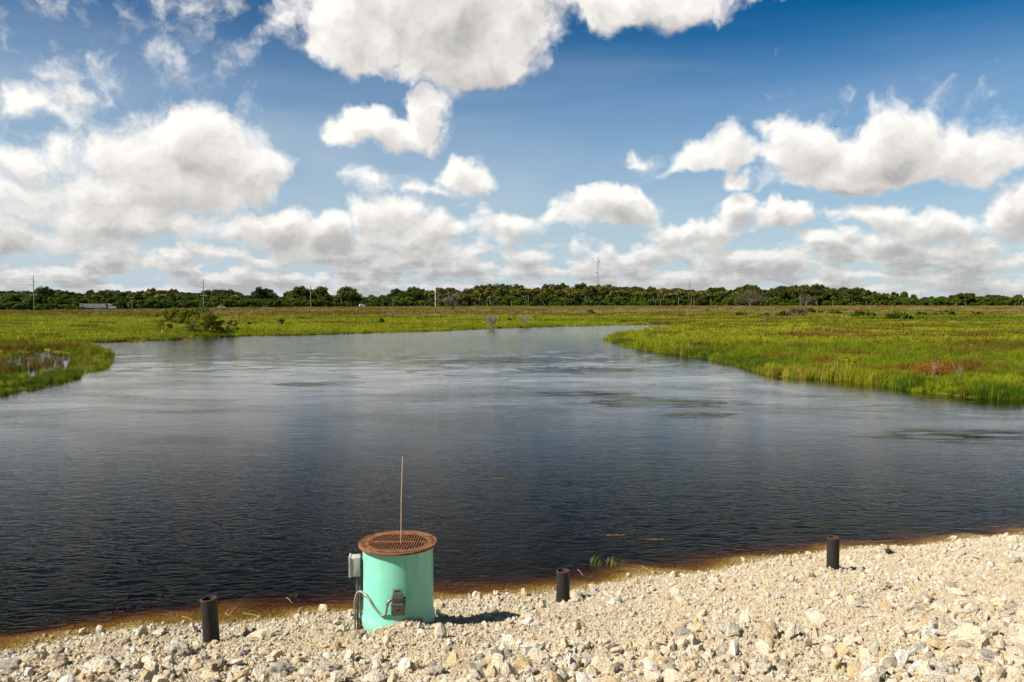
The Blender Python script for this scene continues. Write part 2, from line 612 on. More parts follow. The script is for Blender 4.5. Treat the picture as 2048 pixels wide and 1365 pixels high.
    nt.links.new(mathn(nt, 'MULTIPLY', mathn(nt, 'MULTIPLY', mathn(nt, 'POWER', fr.outputs[0], 2.2), 2.9, clamp=True), facing), mx.inputs[0]); nt.links.new(tr.outputs[0], mx.inputs[1]); nt.links.new(gl.outputs[0], mx.inputs[2])
    nt.links.new(mx.outputs[0], out.inputs["Surface"])
    ab = nn(nt, "ShaderNodeVolumeAbsorption")
    ab.inputs["Color"].default_value = (.79, .70, .37, 1); ab.inputs["Density"].default_value = 7.0
    nt.links.new(ab.outputs[0], out.inputs["Volume"])
    x0, x1, y0, y1, zb = -75, 95, -12, 190, -3.2
    b = MB(); b.box(((x0 + x1) / 2, (y0 + y1) / 2, zb / 2), (x1 - x0, y1 - y0, -zb))
    o = b.build("water", m)
    tag(o, kind="structure")


EDDIES = [(*W(1310, 805), 5.0), (*W(625, 768), 3.0), (*W(1180, 790), 4.0), (*W(1390, 830), 2.2),
          (*W(1150, 740), 7.0), (*W(980, 722), 9.0), (*W(1900, 870), 4.0)]
build_water()

# ------------------------------------------------------------------ scatter of instances
def scatter(name, pts, rots, scls, idx, variants, label, cat):
    """one 'stuff' object: points with attributes, meshes set on them by a node tree"""
    c = bpy.data.collections.new(name + "_kinds")
    for i, me in enumerate(variants):
        o = bpy.data.objects.new("%s_kind_%02d" % (name, i), me)
        c.objects.link(o)
    me = bpy.data.meshes.new(name)
    n = len(pts)
    me.vertices.add(n)
    me.vertices.foreach_set("co", np.asarray(pts, np.float32).ravel())
    a = me.attributes.new("rot", 'FLOAT_VECTOR', 'POINT'); a.data.foreach_set("vector", np.asarray(rots, np.float32).ravel())
    a = me.attributes.new("scl", 'FLOAT_VECTOR', 'POINT'); a.data.foreach_set("vector", np.asarray(scls, np.float32).ravel())
    a = me.attributes.new("pick", 'INT', 'POINT'); a.data.foreach_set("value", np.asarray(idx, np.int32))
    o = link_mesh(name, me)
    ng = bpy.data.node_groups.new(name + "_nodes", 'GeometryNodeTree')
    ng.interface.new_socket("Geometry", in_out='INPUT', socket_type='NodeSocketGeometry')
    ng.interface.new_socket("Geometry", in_out='OUTPUT', socket_type='NodeSocketGeometry')
    gi = ng.nodes.new("NodeGroupInput"); go = ng.nodes.new("NodeGroupOutput")
    m2p = ng.nodes.new("GeometryNodeMeshToPoints")
    iop = ng.nodes.new("GeometryNodeInstanceOnPoints")
    ci = ng.nodes.new("GeometryNodeCollectionInfo")
    ci.inputs["Collection"].default_value = c
    ci.inputs["Separate Children"].default_value = True
    ci.inputs["Reset Children"].default_value = True
    def attr(nm, dt):
        q = ng.nodes.new("GeometryNodeInputNamedAttribute"); q.data_type = dt
        q.inputs["Name"].default_value = nm
        return q.outputs["Attribute"]
    e2r = ng.nodes.new("FunctionNodeEulerToRotation")
    L = ng.links.new
    L(gi.outputs[0], m2p.inputs["Mesh"])
    L(m2p.outputs[0], iop.inputs["Points"])
    L(ci.outputs[0], iop.inputs["Instance"])
    iop.inputs["Pick Instance"].default_value = True
    L(attr("pick", 'INT'), iop.inputs["Instance Index"])
    L(attr("rot", 'FLOAT_VECTOR'), e2r.inputs[0]); L(e2r.outputs[0], iop.inputs["Rotation"])
    L(attr("scl", 'FLOAT_VECTOR'), iop.inputs["Scale"])
    L(iop.outputs[0], go.inputs[0])
    md = o.modifiers.new("scatter", 'NODES'); md.node_group = ng
    tag(o, label, cat, kind="stuff")
    return o


def stone_mesh(name, seed, sub=2, lump=.35, flat=.75, mat=None, scale=1.0, pit=0.0):
    bm = bmesh.new()
    bmesh.ops.create_icosphere(bm, subdivisions=sub, radius=1.0)
    off = Vector((seed * 7.3, seed * 3.1, -seed * 5.7))
    r_ = random.Random(seed)
    sx, sy, sz = r_.uniform(.8, 1.25), r_.uniform(.75, 1.1), flat * r_.uniform(.8, 1.15)
    # cutting planes give broken faces
    planes = []
    for k in range(7):
        d = Vector((r_.gauss(0, 1), r_.gauss(0, 1), r_.gauss(0, 1))).normalized()
        planes.append((d, r_.uniform(.62, .9)))
    for v in bm.verts:
        p = v.co.copy()
        for d, t in planes:
            e = p.dot(d)
            if e > t: p -= d * (e - t) * .6
        n = mnoise.fractal(p * 1.7 + off, 1.0, 2.0, 3) * lump
        if pit:
            n += mnoise.fractal(p * 6 + off, 1.0, 2.1, 3) * pit
        p = p * (1 + n)
        v.co = Vector((p.x * sx, p.y * sy, p.z * sz)) * scale
    me = bpy.data.meshes.new(name)
    bm.to_mesh(me); bm.free()
    me.polygons.foreach_set("use_smooth", [sub >= 3] * len(me.polygons))
    me.materials.append(mat or M['stone'])
    return me


# keep-out discs for posts and manhole
MH = W(796, 1083, 1.62)
KEEP = [(MH[0], MH[1], .44)]


def build_gravel():
    vs = [stone_mesh("pebble%d" % i, i + 1, 2, .4) for i in range(10)]
    P, Rr, S, I = [], [], [], []
    def layer(n, s0, s1, lift, dmax, bias=1.0, mask=None, power=2.2):
        D = rng.uniform(4.3, dmax, n * 3)
        x = rng.uniform(-1, 1, n * 3) * (.70 * D + 2.0)
        w = (.70 * D + 2) / (.70 * dmax + 2)
        keep = rng.uniform(0, 1, n * 3) < w
        x = x[keep]; D = D[keep]
        dn = seg_dist(x, D, P_near)
        ins = inside(x, D, POLY)
        ok = (~ins) | (dn < (1.6 if s1 < .03 else .7) * rng.uniform(0, 1, len(x)))
        ok &= (D < 15 + .33 * x)
        for kx, ky, kr in KEEP:
            ok &= np.hypot(x - kx, D - ky) > kr * .98
        if mask is not None: ok &= mask(x, D)
        x = x[ok][:n]; D = D[ok][:n]
        z = height(x, D)
        u = rng.uniform(0, 1, len(x)) ** power
        s = s0 + (s1 - s0) * u
        P.append(np.stack([x, D, z + s * lift], 1))
        Rr.append(rng.uniform(0, 6.283, (len(x), 3)))
        S.append(np.stack([s * rng.uniform(.75, 1.3, len(x)), s * rng.uniform(.75, 1.2, len(x)), s * rng.uniform(.6, 1.0, len(x))], 1))
        I.append(rng.integers(0, len(vs), len(x)))
    layer(195000, .007, .019, .25, 17)
    layer(17500, .016, .044, .35, 17, power=2.8)
    def rocky(x, y):
        px = 1024 + F * x / y
        b = sstep(-.3, 1.0, (7.9 - y) + (fbm(x * .8, y * .8, 77, 3) - .5) * 5)
        left = sstep(900, 300, px) * sstep(10.0, 8.6, y - .25 * x)
        return rng.uniform(0, 1, x.shape) < np.clip(.12 + b * .8 + left * .8, 0, 1)
    layer(5200, .03, .10, .40, 16, mask=rocky, power=3.0)
    scatter("gravel", np.vstack(P), np.vstack(Rr), np.vstack(S), np.concatenate(I), vs,
            "crushed cream limestone gravel covering the sloping river bank", "gravel")


build_gravel()

# larger rocks, each a thing
def build_rocks():
    vs = [stone_mesh("rock", 50 + i, 4, .42, .75, M['rock'], .5, .09) for i in range(12)]
    spots = [  # px, py, size px (photo), hint
        (205, 1345, 62, "pale rounded limestone boulder at the bank's lower left, biggest there"),
        (115, 1335, 55, "buff flat-topped limestone boulder left of the biggest boulder at lower left"),
        (30, 1345, 52, "grey pitted limestone rock in the bottom left corner"),
        (355, 1308, 48, "pale limestone rock just left of the leftmost steel pipe's foot"),
        (250, 1290, 26, None), (300, 1278, 20, None), (118, 1305, 24, None), (10, 1322, 26, None),
        (560, 1350, 50, "grey crumbly limestone lump near the bottom edge below the teal pipe's left side"),
        (425, 1345, 46, "pitted limestone rock straight below the leftmost steel pipe"),
        (715, 1278, 34, "brownish angular rock at the foot of the grey conduits"),
        (790, 1272, 22, "crumbly limestone lump against the front of the teal pipe"),
        (1012, 1318, 34, "upright grey rock with a dark shaded side above the bottom centre"),
        (1252, 1228, 36, "buff rounded rock lying alone below the middle steel pipe's right"),
        (1365, 1272, 34, "grey rounded rock in the middle of the right-hand gravel slope"),
        (1460, 1270, 44, "whitish rounded boulder with a grey top right of the grey rounded rock"),
        (1540, 1275, 48, "tan triangular boulder beside the whitish boulder, right of centre"),
        (1715, 1215, 36, "white smooth rounded rock on the gravel below the rightmost steel pipe"),
        (1850, 1205, 34, None), (1800, 1180, 34, None), (1770, 1178, 28, None),
        (1893, 1252, 32, "smooth egg-shaped rock right of the white rounded rock"),
        (2010, 1262, 38, "grey round rock casting a dark shadow near the right edge"),
        (1655, 1310, 36, "dark grey pitted rock between the tan boulder and the right edge"),
        (1185, 1330, 42, "light grey rock with a black gap beneath it near the bottom"),
        (1100, 1345, 40, None), (940, 1345, 44, None), (870, 1350, 40, None), (1060, 1160 + 60, 20, None),
        (1188, 1186, 22, "whitish knobbly rock at the waterline right of the middle steel pipe"),
        (1160, 1193, 20, None), (1485, 1140, 12, None), (1530, 1345, 52, "broad cream boulder at the bottom edge right of centre"),
        (1890, 1345, 55, "largest pale boulder at the bottom edge on the right"),
        (1985, 1325, 46, "grey boulder in the bottom right corner region"),
        (1750, 1350, 40, None), (1340, 1345, 38, None), (660, 1345, 34, None), (2030, 1128, 26, None),
        (1130, 1222, 14, None), (1555, 1120 + 30, 14, None), (90, 1295, 18, None), (55, 1305, 20, None)]
    r_ = random.Random(5)
    for k in range(95):
        # the rough patches: lower left, lower centre and lower right
        if k % 3 == 0: px, py = r_.uniform(-20, 700), r_.uniform(1300, 1375)
        elif k % 3 == 1: px, py = r_.uniform(700, 1500), r_.uniform(1300, 1375)
        else: px, py = r_.uniform(1350, 2060), r_.uniform(1150, 1375)
        spots.append((px, py, r_.choice([16, 20, 24, 28]) * (.8 if py < 1250 else 1.0), None))
    for i, (px, py, s, lab) in enumerate(spots):
        p = at_y(px, py)
        D = p.y
        sz = s / F * D * .95
        o = link_mesh("rock", vs[i % len(vs)])
        o.location = (p.x, p.y, p.z + sz * .12)
        o.rotation_euler = (r_.uniform(-.4, .4), r_.uniform(-.4, .4), r_.uniform(0, 6.28))
        k = sz * r_.uniform(.95, 1.1)
        o.scale = (k, k * r_.uniform(.85, 1.05), k * r_.uniform(.8, 1.0))
        first = [w for w in (lab or "").split() if w in ("grey", "tan", "buff", "brownish", "white", "whitish", "pale", "cream", "light", "dark")]
        tone = {"grey": (.58, .54, .47), "dark": (.40, .37, .32), "tan": (.76, .58, .34), "buff": (.80, .66, .44), "brownish": (.56, .42, .26),
                "light": (.70, .66, .58)}.get(first[0] if first else "", None)
        if tone is None:
            tone = (.88, .81, .66) if first else r_.choice([(.85, .74, .54), (.80, .72, .58), (.87, .81, .68), (.76, .62, .40), (.62, .57, .49)])
        o.color = (*tone, 1)
        if lab:
            tag(o, lab, "rock", "larger rocks on the gravel bank")
        else:
            zone = "lower left" if px < 700 else ("lower middle" if px < 1400 else "right")
            tag(o, "fist-sized pitted limestone rock among the gravel on the bank's %s" % zone, "rock",
                "small pitted rocks on the bank's %s" % zone)


build_rocks()

# ------------------------------------------------------------------ the riser (teal pipe with grate)
def metal_mats():
    # teal painted fibreglass
    m, nt, b = new_mat("teal_coating")
    tc = nn(nt, "ShaderNodeTexCoord")
    n = noise_n(nt, tc.outputs["Object"], 2.5, 4)
    n2 = noise_n(nt, tc.outputs["Object"], 30, 5, .7)
    mm = nn(nt, "ShaderNodeMapping"); mm.inputs["Scale"].default_value = (9, 9, .8)
    nt.links.new(tc.outputs["Object"], mm.inputs["Vector"])
    st = noise_n(nt, mm.outputs[0], 1.0, 4, .6)
    c = ramp(nt, n.outputs[0], [(.3, (.15, .51, .37)), (.7, (.21, .59, .45))])
    c = mixc(nt, maprange(nt, st.outputs[0], .52, .8, 0, .35), c, (.22, .60, .46))
    c = mixc(nt, maprange(nt, n2.outputs[0], .66, .74, 0, .5), c, (.30, .42, .30))
    sep = nn(nt, "ShaderNodeSeparateXYZ"); nt.links.new(tc.outputs["Object"], sep.inputs[0])
    dirt = mathn(nt, 'MULTIPLY', maprange(nt, sep.outputs[2], .25, .0), maprange(nt, n2.outputs[0], .35, .65))
    c = mixc(nt, mathn(nt, 'MULTIPLY', dirt, .5), c, (.46, .42, .30))
    # rust washed down from the ring, and scuffs
    m2 = nn(nt, "ShaderNodeMapping"); m2.inputs["Scale"].default_value = (22, 22, 1.1)
    nt.links.new(tc.outputs["Object"], m2.inputs["Vector"])
    ru = noise_n(nt, m2.outputs[0], 1.0, 3, .6)
    run = mathn(nt, 'MULTIPLY', maprange(nt, ru.outputs[0], .53, .66), maprange(nt, sep.outputs[2], .62, 1.06, 0, .75))
    c = mixc(nt, run, c, (.24, .20, .10))
    n3 = noise_n(nt, tc.outputs["Object"], 70, 3, .6)
    c = mixc(nt, maprange(nt, n3.outputs[0], .70, .74, 0, .6), c, (.10, .16, .13))
    nt.links.new(c, b.inputs["Base Color"])
    b.inputs["Roughness"].default_value = .42
    nt.links.new(bump_n(nt, n.outputs[0], .15, .02), b.inputs["Normal"])
    M['teal'] = m
    # rust
    m, nt, b = new_mat("rusted_iron")
    tc = nn(nt, "ShaderNodeTexCoord")
    n = noise_n(nt, tc.outputs["Object"], 14, 6, .7)
    c = ramp(nt, n.outputs[0], [(.3, (.045, .017, .006)), (.5, (.135, .052, .016)), (.72, (.26, .125, .045))])
    nt.links.new(c, b.inputs["Base Color"]); b.inputs["Roughness"].default_value = .85
    nt.links.new(bump_n(nt, n.outputs[0], .5, .006), b.inputs["Normal"])
    M['rust'] = m
    m, nt, b = new_mat("rust_rim")
    tc = nn(nt, "ShaderNodeTexCoord")
    n = noise_n(nt, tc.outputs["Object"], 30, 5, .7)
    c = ramp(nt, n.outputs[0], [(.3, (.03, .010, .006)), (.7, (.10, .030, .013))])
    nt.links.new(c, b.inputs["Base Color"]); b.inputs["Roughness"].default_value = .9
    M['rust_rim'] = m
    # tarred steel
    m, nt, b = new_mat("tarred_steel")
    tc = nn(nt, "ShaderNodeTexCoord")
    mm = nn(nt, "ShaderNodeMapping"); mm.inputs["Scale"].default_value = (1, 1, .35)
    nt.links.new(tc.outputs["Object"], mm.inputs["Vector"])
    n = noise_n(nt, mm.outputs[0], 34, 6, .75)
    n2 = noise_n(nt, tc.outputs["Object"], 6, 4, .6)
    c = ramp(nt, n.outputs[0], [(.35, (.004, .0035, .003)), (.58, (.010, .007, .005)), (.70, (.07, .05, .03))])
    c = mixc(nt, maprange(nt, n2.outputs[0], .5, .75, 0, .6), c, (.035, .02, .011))
    nt.links.new(c, b.inputs["Base Color"]); b.inputs["Roughness"].default_value = .7
    nt.links.new(bump_n(nt, n.outputs[0], .4, .004), b.inputs["Normal"])
    M['tar'] = m
    M['grey_paint'] = simple_mat("grey_enamel", (.34, .335, .30), (.42, .41, .37), 20, .5, .05)
    M['galv'] = simple_mat("galvanised_steel", (.10, .105, .105), (.19, .195, .19), 40, .45, .1, .002, .6)
    M['flex'] = simple_mat("grey_flexible_conduit", (.16, .15, .12), (.24, .22, .18), 60, .6, .1, .002)
    M['darkgrey'] = simple_mat("dark_grey_casing", (.10, .10, .095), (.17, .165, .15), 30, .5, .1, .002)
    M['midgrey'] = simple_mat("weathered_grey_casing", (.065, .064, .058), (.12, .117, .105), 30, .55, .1, .002)
    M['glass'] = simple_mat("dark_display", (.01, .018, .015), (.02, .03, .026), 20, .1, 0)
    M['wood_rod'] = simple_mat("sun_bleached_fibre_rod", (.40, .30, .20), (.50, .38, .26), 30, .7, .05)


metal_mats()


def build_riser():
    gx, gy = MH
    gz = h1(gx, gy)
    top = 1.62 - gz
    rz = -math.atan2(gx, gy)
    root = empty("intake_riser", (gx, gy, gz), rz,
                 label="teal green upright pipe topped by a rusty round grate on the gravel bank", cat="drain riser")
    r = .437
    # barrel
    n = 96
    prof = [(r - .02, top - .035), (r, top - .035), (r, .26), (r + .004, .20), (r + .020, .16), (r + .022, .10), (r + .006, .03), (r - .01, -.0),
            (r - .01, -.5), (r - .03, -.5), (r - .03, top - .04), (r - .02, top - .035)]
    MB().lathe(prof, n).build("barrel", M['teal'], root, smooth=True)
    # cover: ring + grate
    cov = MB()
    cz = top
    ro, ri = .492, .365
    cov.lathe([(ri, cz - .036), (ro - .012, cz - .036), (ro, cz - .028), (ro, cz - .008), (ro - .008, cz), (ro - .022, cz),
               (ro - .026, cz - .006), (ri + .02, cz - .006), (ri, cz - .004), (ri, cz - .036)], 96)
    ring = cov.build("cover_ring", M['rust'], root, smooth=True)
    g = MB()
    a = R(-9)
    ca, sa = math.cos(a), math.sin(a)
    def rb(x, y): return (x * ca - y * sa, x * sa + y * ca)
    x = -.342
    while x < .345:
        h = math.sqrt(max(.367 ** 2 - x * x, 0))
        cx, cy = rb(x, 0)
        g.box((cx, cy, cz - .019), (.0135, 2 * h, .030), (0, 0, a))
        x += .0325
    for yy, ww in ((0, .028), (.335, .03), (-.335, .03)):
        h = math.sqrt(.367 ** 2 - yy * yy)
        cx, cy = rb(0, yy)
        g.box((cx, cy, cz - .0165), (2 * h * (.98 if yy == 0 else 1.0), ww, .031), (0, 0, a))
    g.build("grate", M['rust'], root, bevel=.002)
    # raised bars round the ring
    for base, span, cnt in ((180, 46, 17), (0, 46, 17), (270, 70, 26)):
        rb_ = MB()
        for k in range(cnt):
            t = R(base - span / 2 + span * k / (cnt - 1))
            rr = .432
            rb_.box((rr * math.cos(t), rr * math.sin(t), cz - .003), (.034, .011, .010), (0, 0, t))
        rb_.build("raised_ribs", M['rust'], root)
    # junction box on the left flank
    bx, by, bz = -(r + .085), -.03, top - .30
    bz += .03
    b = MB(); b.box((bx, by, bz), (.115, .16, .235))
    jb = b.build("junction_box", M['grey_paint'], root, smooth=True, bevel=.006)
    b = MB(); b.box((bx - .068, by, bz), (.022, .18, .255))
    b.build("box_lid", M['grey_paint'], jb, bevel=.004)
    for s in (-1, 1):
        b = MB(); b.box((bx - .08, by - .06, bz + .085 * s), (.01, .015, .015)); b.build("screw", M['galv'], jb)
        b = MB(); b.box((-(r + .014), by, bz + .085 * s), (.03, .05, .03)); b.build("box_bracket", M['galv'], root)
    # rigid conduits down to the gravel
    c = MB(); c.tube([(bx + .015, by - .03, bz - .137), (bx + .016, by - .03, bz - .3), (bx + .03, by - .03, -.25)], .0135, 12)
    c.build("conduit", M['galv'], root, smooth=True)
    c = MB(); c.tube([(bx + .052, by + .01, bz - .137), (bx + .052, by + .01, bz - .3), (bx + .06, by + .01, -.25)], .0135, 12)
    c.build("conduit", M['galv'], root, smooth=True)
    c = MB()
    for z in (.08, .0):
        c.tube([(bx + .028, by - .032, z), (bx + .028, by - .032, z + .05)], .021, 8)
        c.tube([(bx + .058, by + .01, z - .03), (bx + .058, by + .01, z + .02)], .021, 8)
    c.tube([(-.535, by - .05, .13), (-.535, by - .05, .20)], .020, 8)
    c.build("conduit_coupling", M['galv'], root)
    # device and bracket on the front face
    fy = -(r)
    dz = top - .53
    dx = -.005
    br = MB(); br.box((dx, fy - .03, dz - .165), (.165, .008, .14)); br.box((dx - .0, fy - .012, dz - .165), (.12, .04, .10))
    brk = br.build("bracket", M['galv'], root, bevel=.002)
    k = MB(); k.lathe([(0, .0), (.017, .0), (.017, .012), (0, .012)], 6)
    bolt = k.build("bolt", M['rust'], brk)
    bolt.rotation_euler = (R(90), 0, 0); bolt.location = (dx, fy - .034, dz - .17)
    sh = MB(); sh.box((dx, fy - .055, dz - .092), (.17, .07, .010), (R(-8), 0, 0))
    sh.build("bracket_shelf", M['galv'], root, bevel=.001)
    dv = MB()
    dv.box((dx - .005, fy - .065, dz - .01), (.135, .10, .07))
    dv.box((dx, fy - .07, dz - .062), (.15, .085, .040))
    dv.box((dx - .005, fy - .06, dz + .042), (.115, .085, .045), (R(-14), 0, 0))
    for s in (-.05, -.017, .016, .049): dv.box((dx + s - .005, fy - .118, dz - .012), (.010, .010, .05))
    dvo = dv.build("actuator_housing", M['midgrey'], root, bevel=.004)
    d2 = MB(); d2.box((dx - .01, fy - .056, dz + .077), (.095, .062, .040), (R(-16), 0, 0))
    d2o = d2.build("display_head", M['midgrey'], root, bevel=.006)
    d3 = MB(); d3.box((dx - .01, fy - .089, dz + .078), (.058, .006, .030), (R(-16), 0, 0))
    d3.build("display", M['glass'], d2o)
    d4 = MB(); d4.tube([(dx + .06, fy - .065, dz - .01), (dx + .098, fy - .065, dz - .01)], .017, 10)
    d4.tube([(dx + .055, fy - .08, dz - .055), (dx + .09, fy - .08, dz - .055)], .014, 10)
    d4.build("knob", M['darkgrey'], root, smooth=True)
    d5 = MB(); d5.box((dx, fy - .1145, dz - .062), (.12, .006, .028))
    d5.build("nameplate", M['darkgrey'], root)
    # cable gland on the left of the device
    gl = MB(); gl.tube([(dx - .068, fy - .065, dz - .02), (dx - .10, fy - .075, dz - .03), (dx - .122, fy - .08, dz - .055), (dx - .127, fy - .08, dz - .08)], .020, 10)
    gl.build("cable_gland", M['galv'], root, smooth=True)
    # flexible conduit: from the ground up, over, along the barrel and up to the gland
    pts = [(-.535, by - .05, -.15), (-.535, by - .05, dz - .30), (-.53, by - .06, dz - .16), (-.50, by - .08, dz - .06),
           (-.445, -.17, dz - .03), (-.36, -.29, dz - .07), (-.30, -.345, dz - .15), (-.215, -.40, dz - .235),
           (-.165, -.425, dz - .235), (-.145, -.45, dz - .19), (-.14, -.48, dz - .13), (-.127, fy - .08, dz - .07)]
    # smooth spline
    P = [Vector(p) for p in pts]
    out = []
    for i in range(len(P) - 1):
        p0 = P[max(i - 1, 0)]; p1 = P[i]; p2 = P[i + 1]; p3 = P[min(i + 2, len(P) - 1)]
        for k in range(8):
            t = k / 8
            out.append(.5 * ((2 * p1) + (p2 - p0) * t + (2 * p0 - 5 * p1 + 4 * p2 - p3) * t * t + (3 * p1 - p0 - 3 * p2 + p3) * t ** 3))
    out.append(P[-1])
    c = MB(); c.tube(out, [.0135 + .0012 * (i % 2) for i in range(len(out))], 12)
    c.build("flexible_conduit", M['flex'], root, smooth=True)
    c = MB()
    i = 36; c.tube([out[i], out[i + 2]], .019, 10)
    c.build("conduit_clamp", M['galv'], root)
    # rod standing in the grate: a thing of its own
    base = Matrix.Rotation(rz, 3, 'Z') @ Vector((.035, -.10, 0))
    rx, ry = gx + base.x, gy + base.y
    rodtop = pxdir(805, 914)
    t = (ry + .02) / rodtop.y
    tp = Vector((rodtop.x * t, ry + .02, CAMH + rodtop.z * t))
    rod = MB(); rod.tube([Vector((0, 0, -.35)), Vector((0, 0, 0)), (tp - Vector((rx, ry, gz + top))) * .5 + Vector((-.006, 0, 0)), tp - Vector((rx, ry, gz + top))], [.0055, .0055, .005, .0045], 8)
    o = rod.build("thin_rod", M['wood_rod'], None, smooth=True, loc=(rx, ry, gz + top))
    tag(o, "thin tan rod standing up out of the rusty round grate", "rod")


build_riser()


def build_posts():
    specs = [((406, 437.5, 1197), 1290, (.022, .0), "leftmost hollow black steel pipe stub, standing in the gravel left of the teal pipe"),
             ((1112.5, 1139.5, 1141), 1208, (0, 0), "middle hollow black steel pipe stub, with a rust red rim, right of the teal pipe"),
             ((1655, 1678.5, 1075), 1144, (0, 0), "farthest right hollow black steel pipe stub, near the small clod of weed")]
    for (xa, xb, yt), yb, lean, lab in specs:
        cx = (xa + xb) / 2
        # depth from the foot
        p = at_y(cx, yb - 2)
        D = p.y + .085
        x = (cx - 1024) / F * D * 1.0
        d = pxdir(cx, yt); t = D / d.y
        ztop = CAMH + d.z * t
        x = d.x * t
        gz = h1(x, D)
        H = ztop - gz
        r = (xb - xa) / 2 / F * D * 1.02
        root = empty("steel_pipe_stub", (x, D, gz), 0, label=lab, cat="pipe stub", group="steel pipe stubs along the bank")
        root.rotation_euler = (0, -lean[0] * 2.2, random.uniform(0, 6))
        root.rotation_euler.z = 0
        MB().lathe([(r, -.4), (r, H - .012), (r - .012, H - .012), (r - .018, H - .02), (r - .018, -.4)], 48).build("pipe_wall", M['tar'], root, smooth=True)
        MB().lathe([(r - .0175, H - .25), (r - .0165, H - .012), (r + .001, H - .0125), (r + .0012, H - .004), (r - .002, H), (r - .017, H), (r - .019, H - .25)], 48).build("rim", M['rust_rim'], root, smooth=True)
        KEEP.append((x, D, r))


build_posts()

# ------------------------------------------------------------------ grasses of the marsh
M['g_green'] = leaf_mat("marsh_grass_green", (0.106, 0.154, 0.004), (0.154, 0.198, 0.006), (0.203, 0.235, 0.011), .35, .15)
M['g_lime'] = leaf_mat("marsh_grass_lime", (0.187, 0.212, 0.007), (0.245, 0.262, 0.011), (0.294, 0.294, 0.018), .35, .15)
M['g_gold'] = leaf_mat("marsh_grass_golden", (0.232, 0.205, 0.019), (0.300, 0.260, 0.032), (0.354, 0.307, 0.052), .3, .15)
M['g_sedge'] = leaf_mat("red_brown_sedge", (0.116, 0.065, 0.010), (0.170, 0.095, 0.015), (0.197, 0.136, 0.020), .25, .2)
M['g_tan'] = leaf_mat("dry_tan_grass", (0.204, 0.150, 0.074), (0.272, 0.204, 0.112), (0.313, 0.245, 0.130), .25, .1)
M['g_olive'] = leaf_mat("olive_sedge", (0.088, 0.082, 0.008), (0.129, 0.109, 0.010), (0.163, 0.129, 0.016), .25, .1)
M['g_dark'] = leaf_mat("dark_green_rush", (0.048, 0.095, 0.004), (0.068, 0.122, 0.005), (0.088, 0.143, 0.007), .3, .2)


def blades_mesh(name, seed, n, hmin, hmax, rad, width, lean, mat, seed_head=False):
    r = np.random.default_rng(seed)
    a = r.uniform(0, 6.283, n); rr = rad * np.sqrt(r.uniform(0, 1, n))
    bx, by = rr * np.cos(a), rr * np.sin(a)
    h = r.uniform(hmin, hmax, n)
    la = r.uniform(0, 6.283, n); ll = r.uniform(.1, 1, n) * lean * h
    wx, wy = r.normal(0, .06, n), r.normal(0, .06, n)
    fa = r.uniform(0, 6.283, n)
    w = width * r.uniform(.7, 1.3, n)
    dx, dy = np.cos(fa) * w / 2, np.sin(fa) * w / 2
    mx = bx + np.cos(la) * ll * .35; my = by + np.sin(la) * ll * .35
    tx = bx + np.cos(la) * ll + .12 * h; ty = by + np.sin(la) * ll
    z0 = np.full(n, -.08)
    V = np.stack([np.stack([bx - dx, by - dy, z0], 1), np.stack([bx + dx, by + dy, z0], 1),
                  np.stack([mx + dx * .85, my + dy * .85, h * .6], 1), np.stack([mx - dx * .85, my - dy * .85, h * .6], 1),
                  np.stack([tx, ty, h], 1)], 1).reshape(-1, 3)
    k = np.arange(n) * 5
    q = np.stack([k, k + 1, k + 2, k + 3, k + 3, k + 2, k + 4], 1).ravel()
    cnt = np.tile([4, 3], n)
    return mesh_np(name, V, q, cnt, [mat])


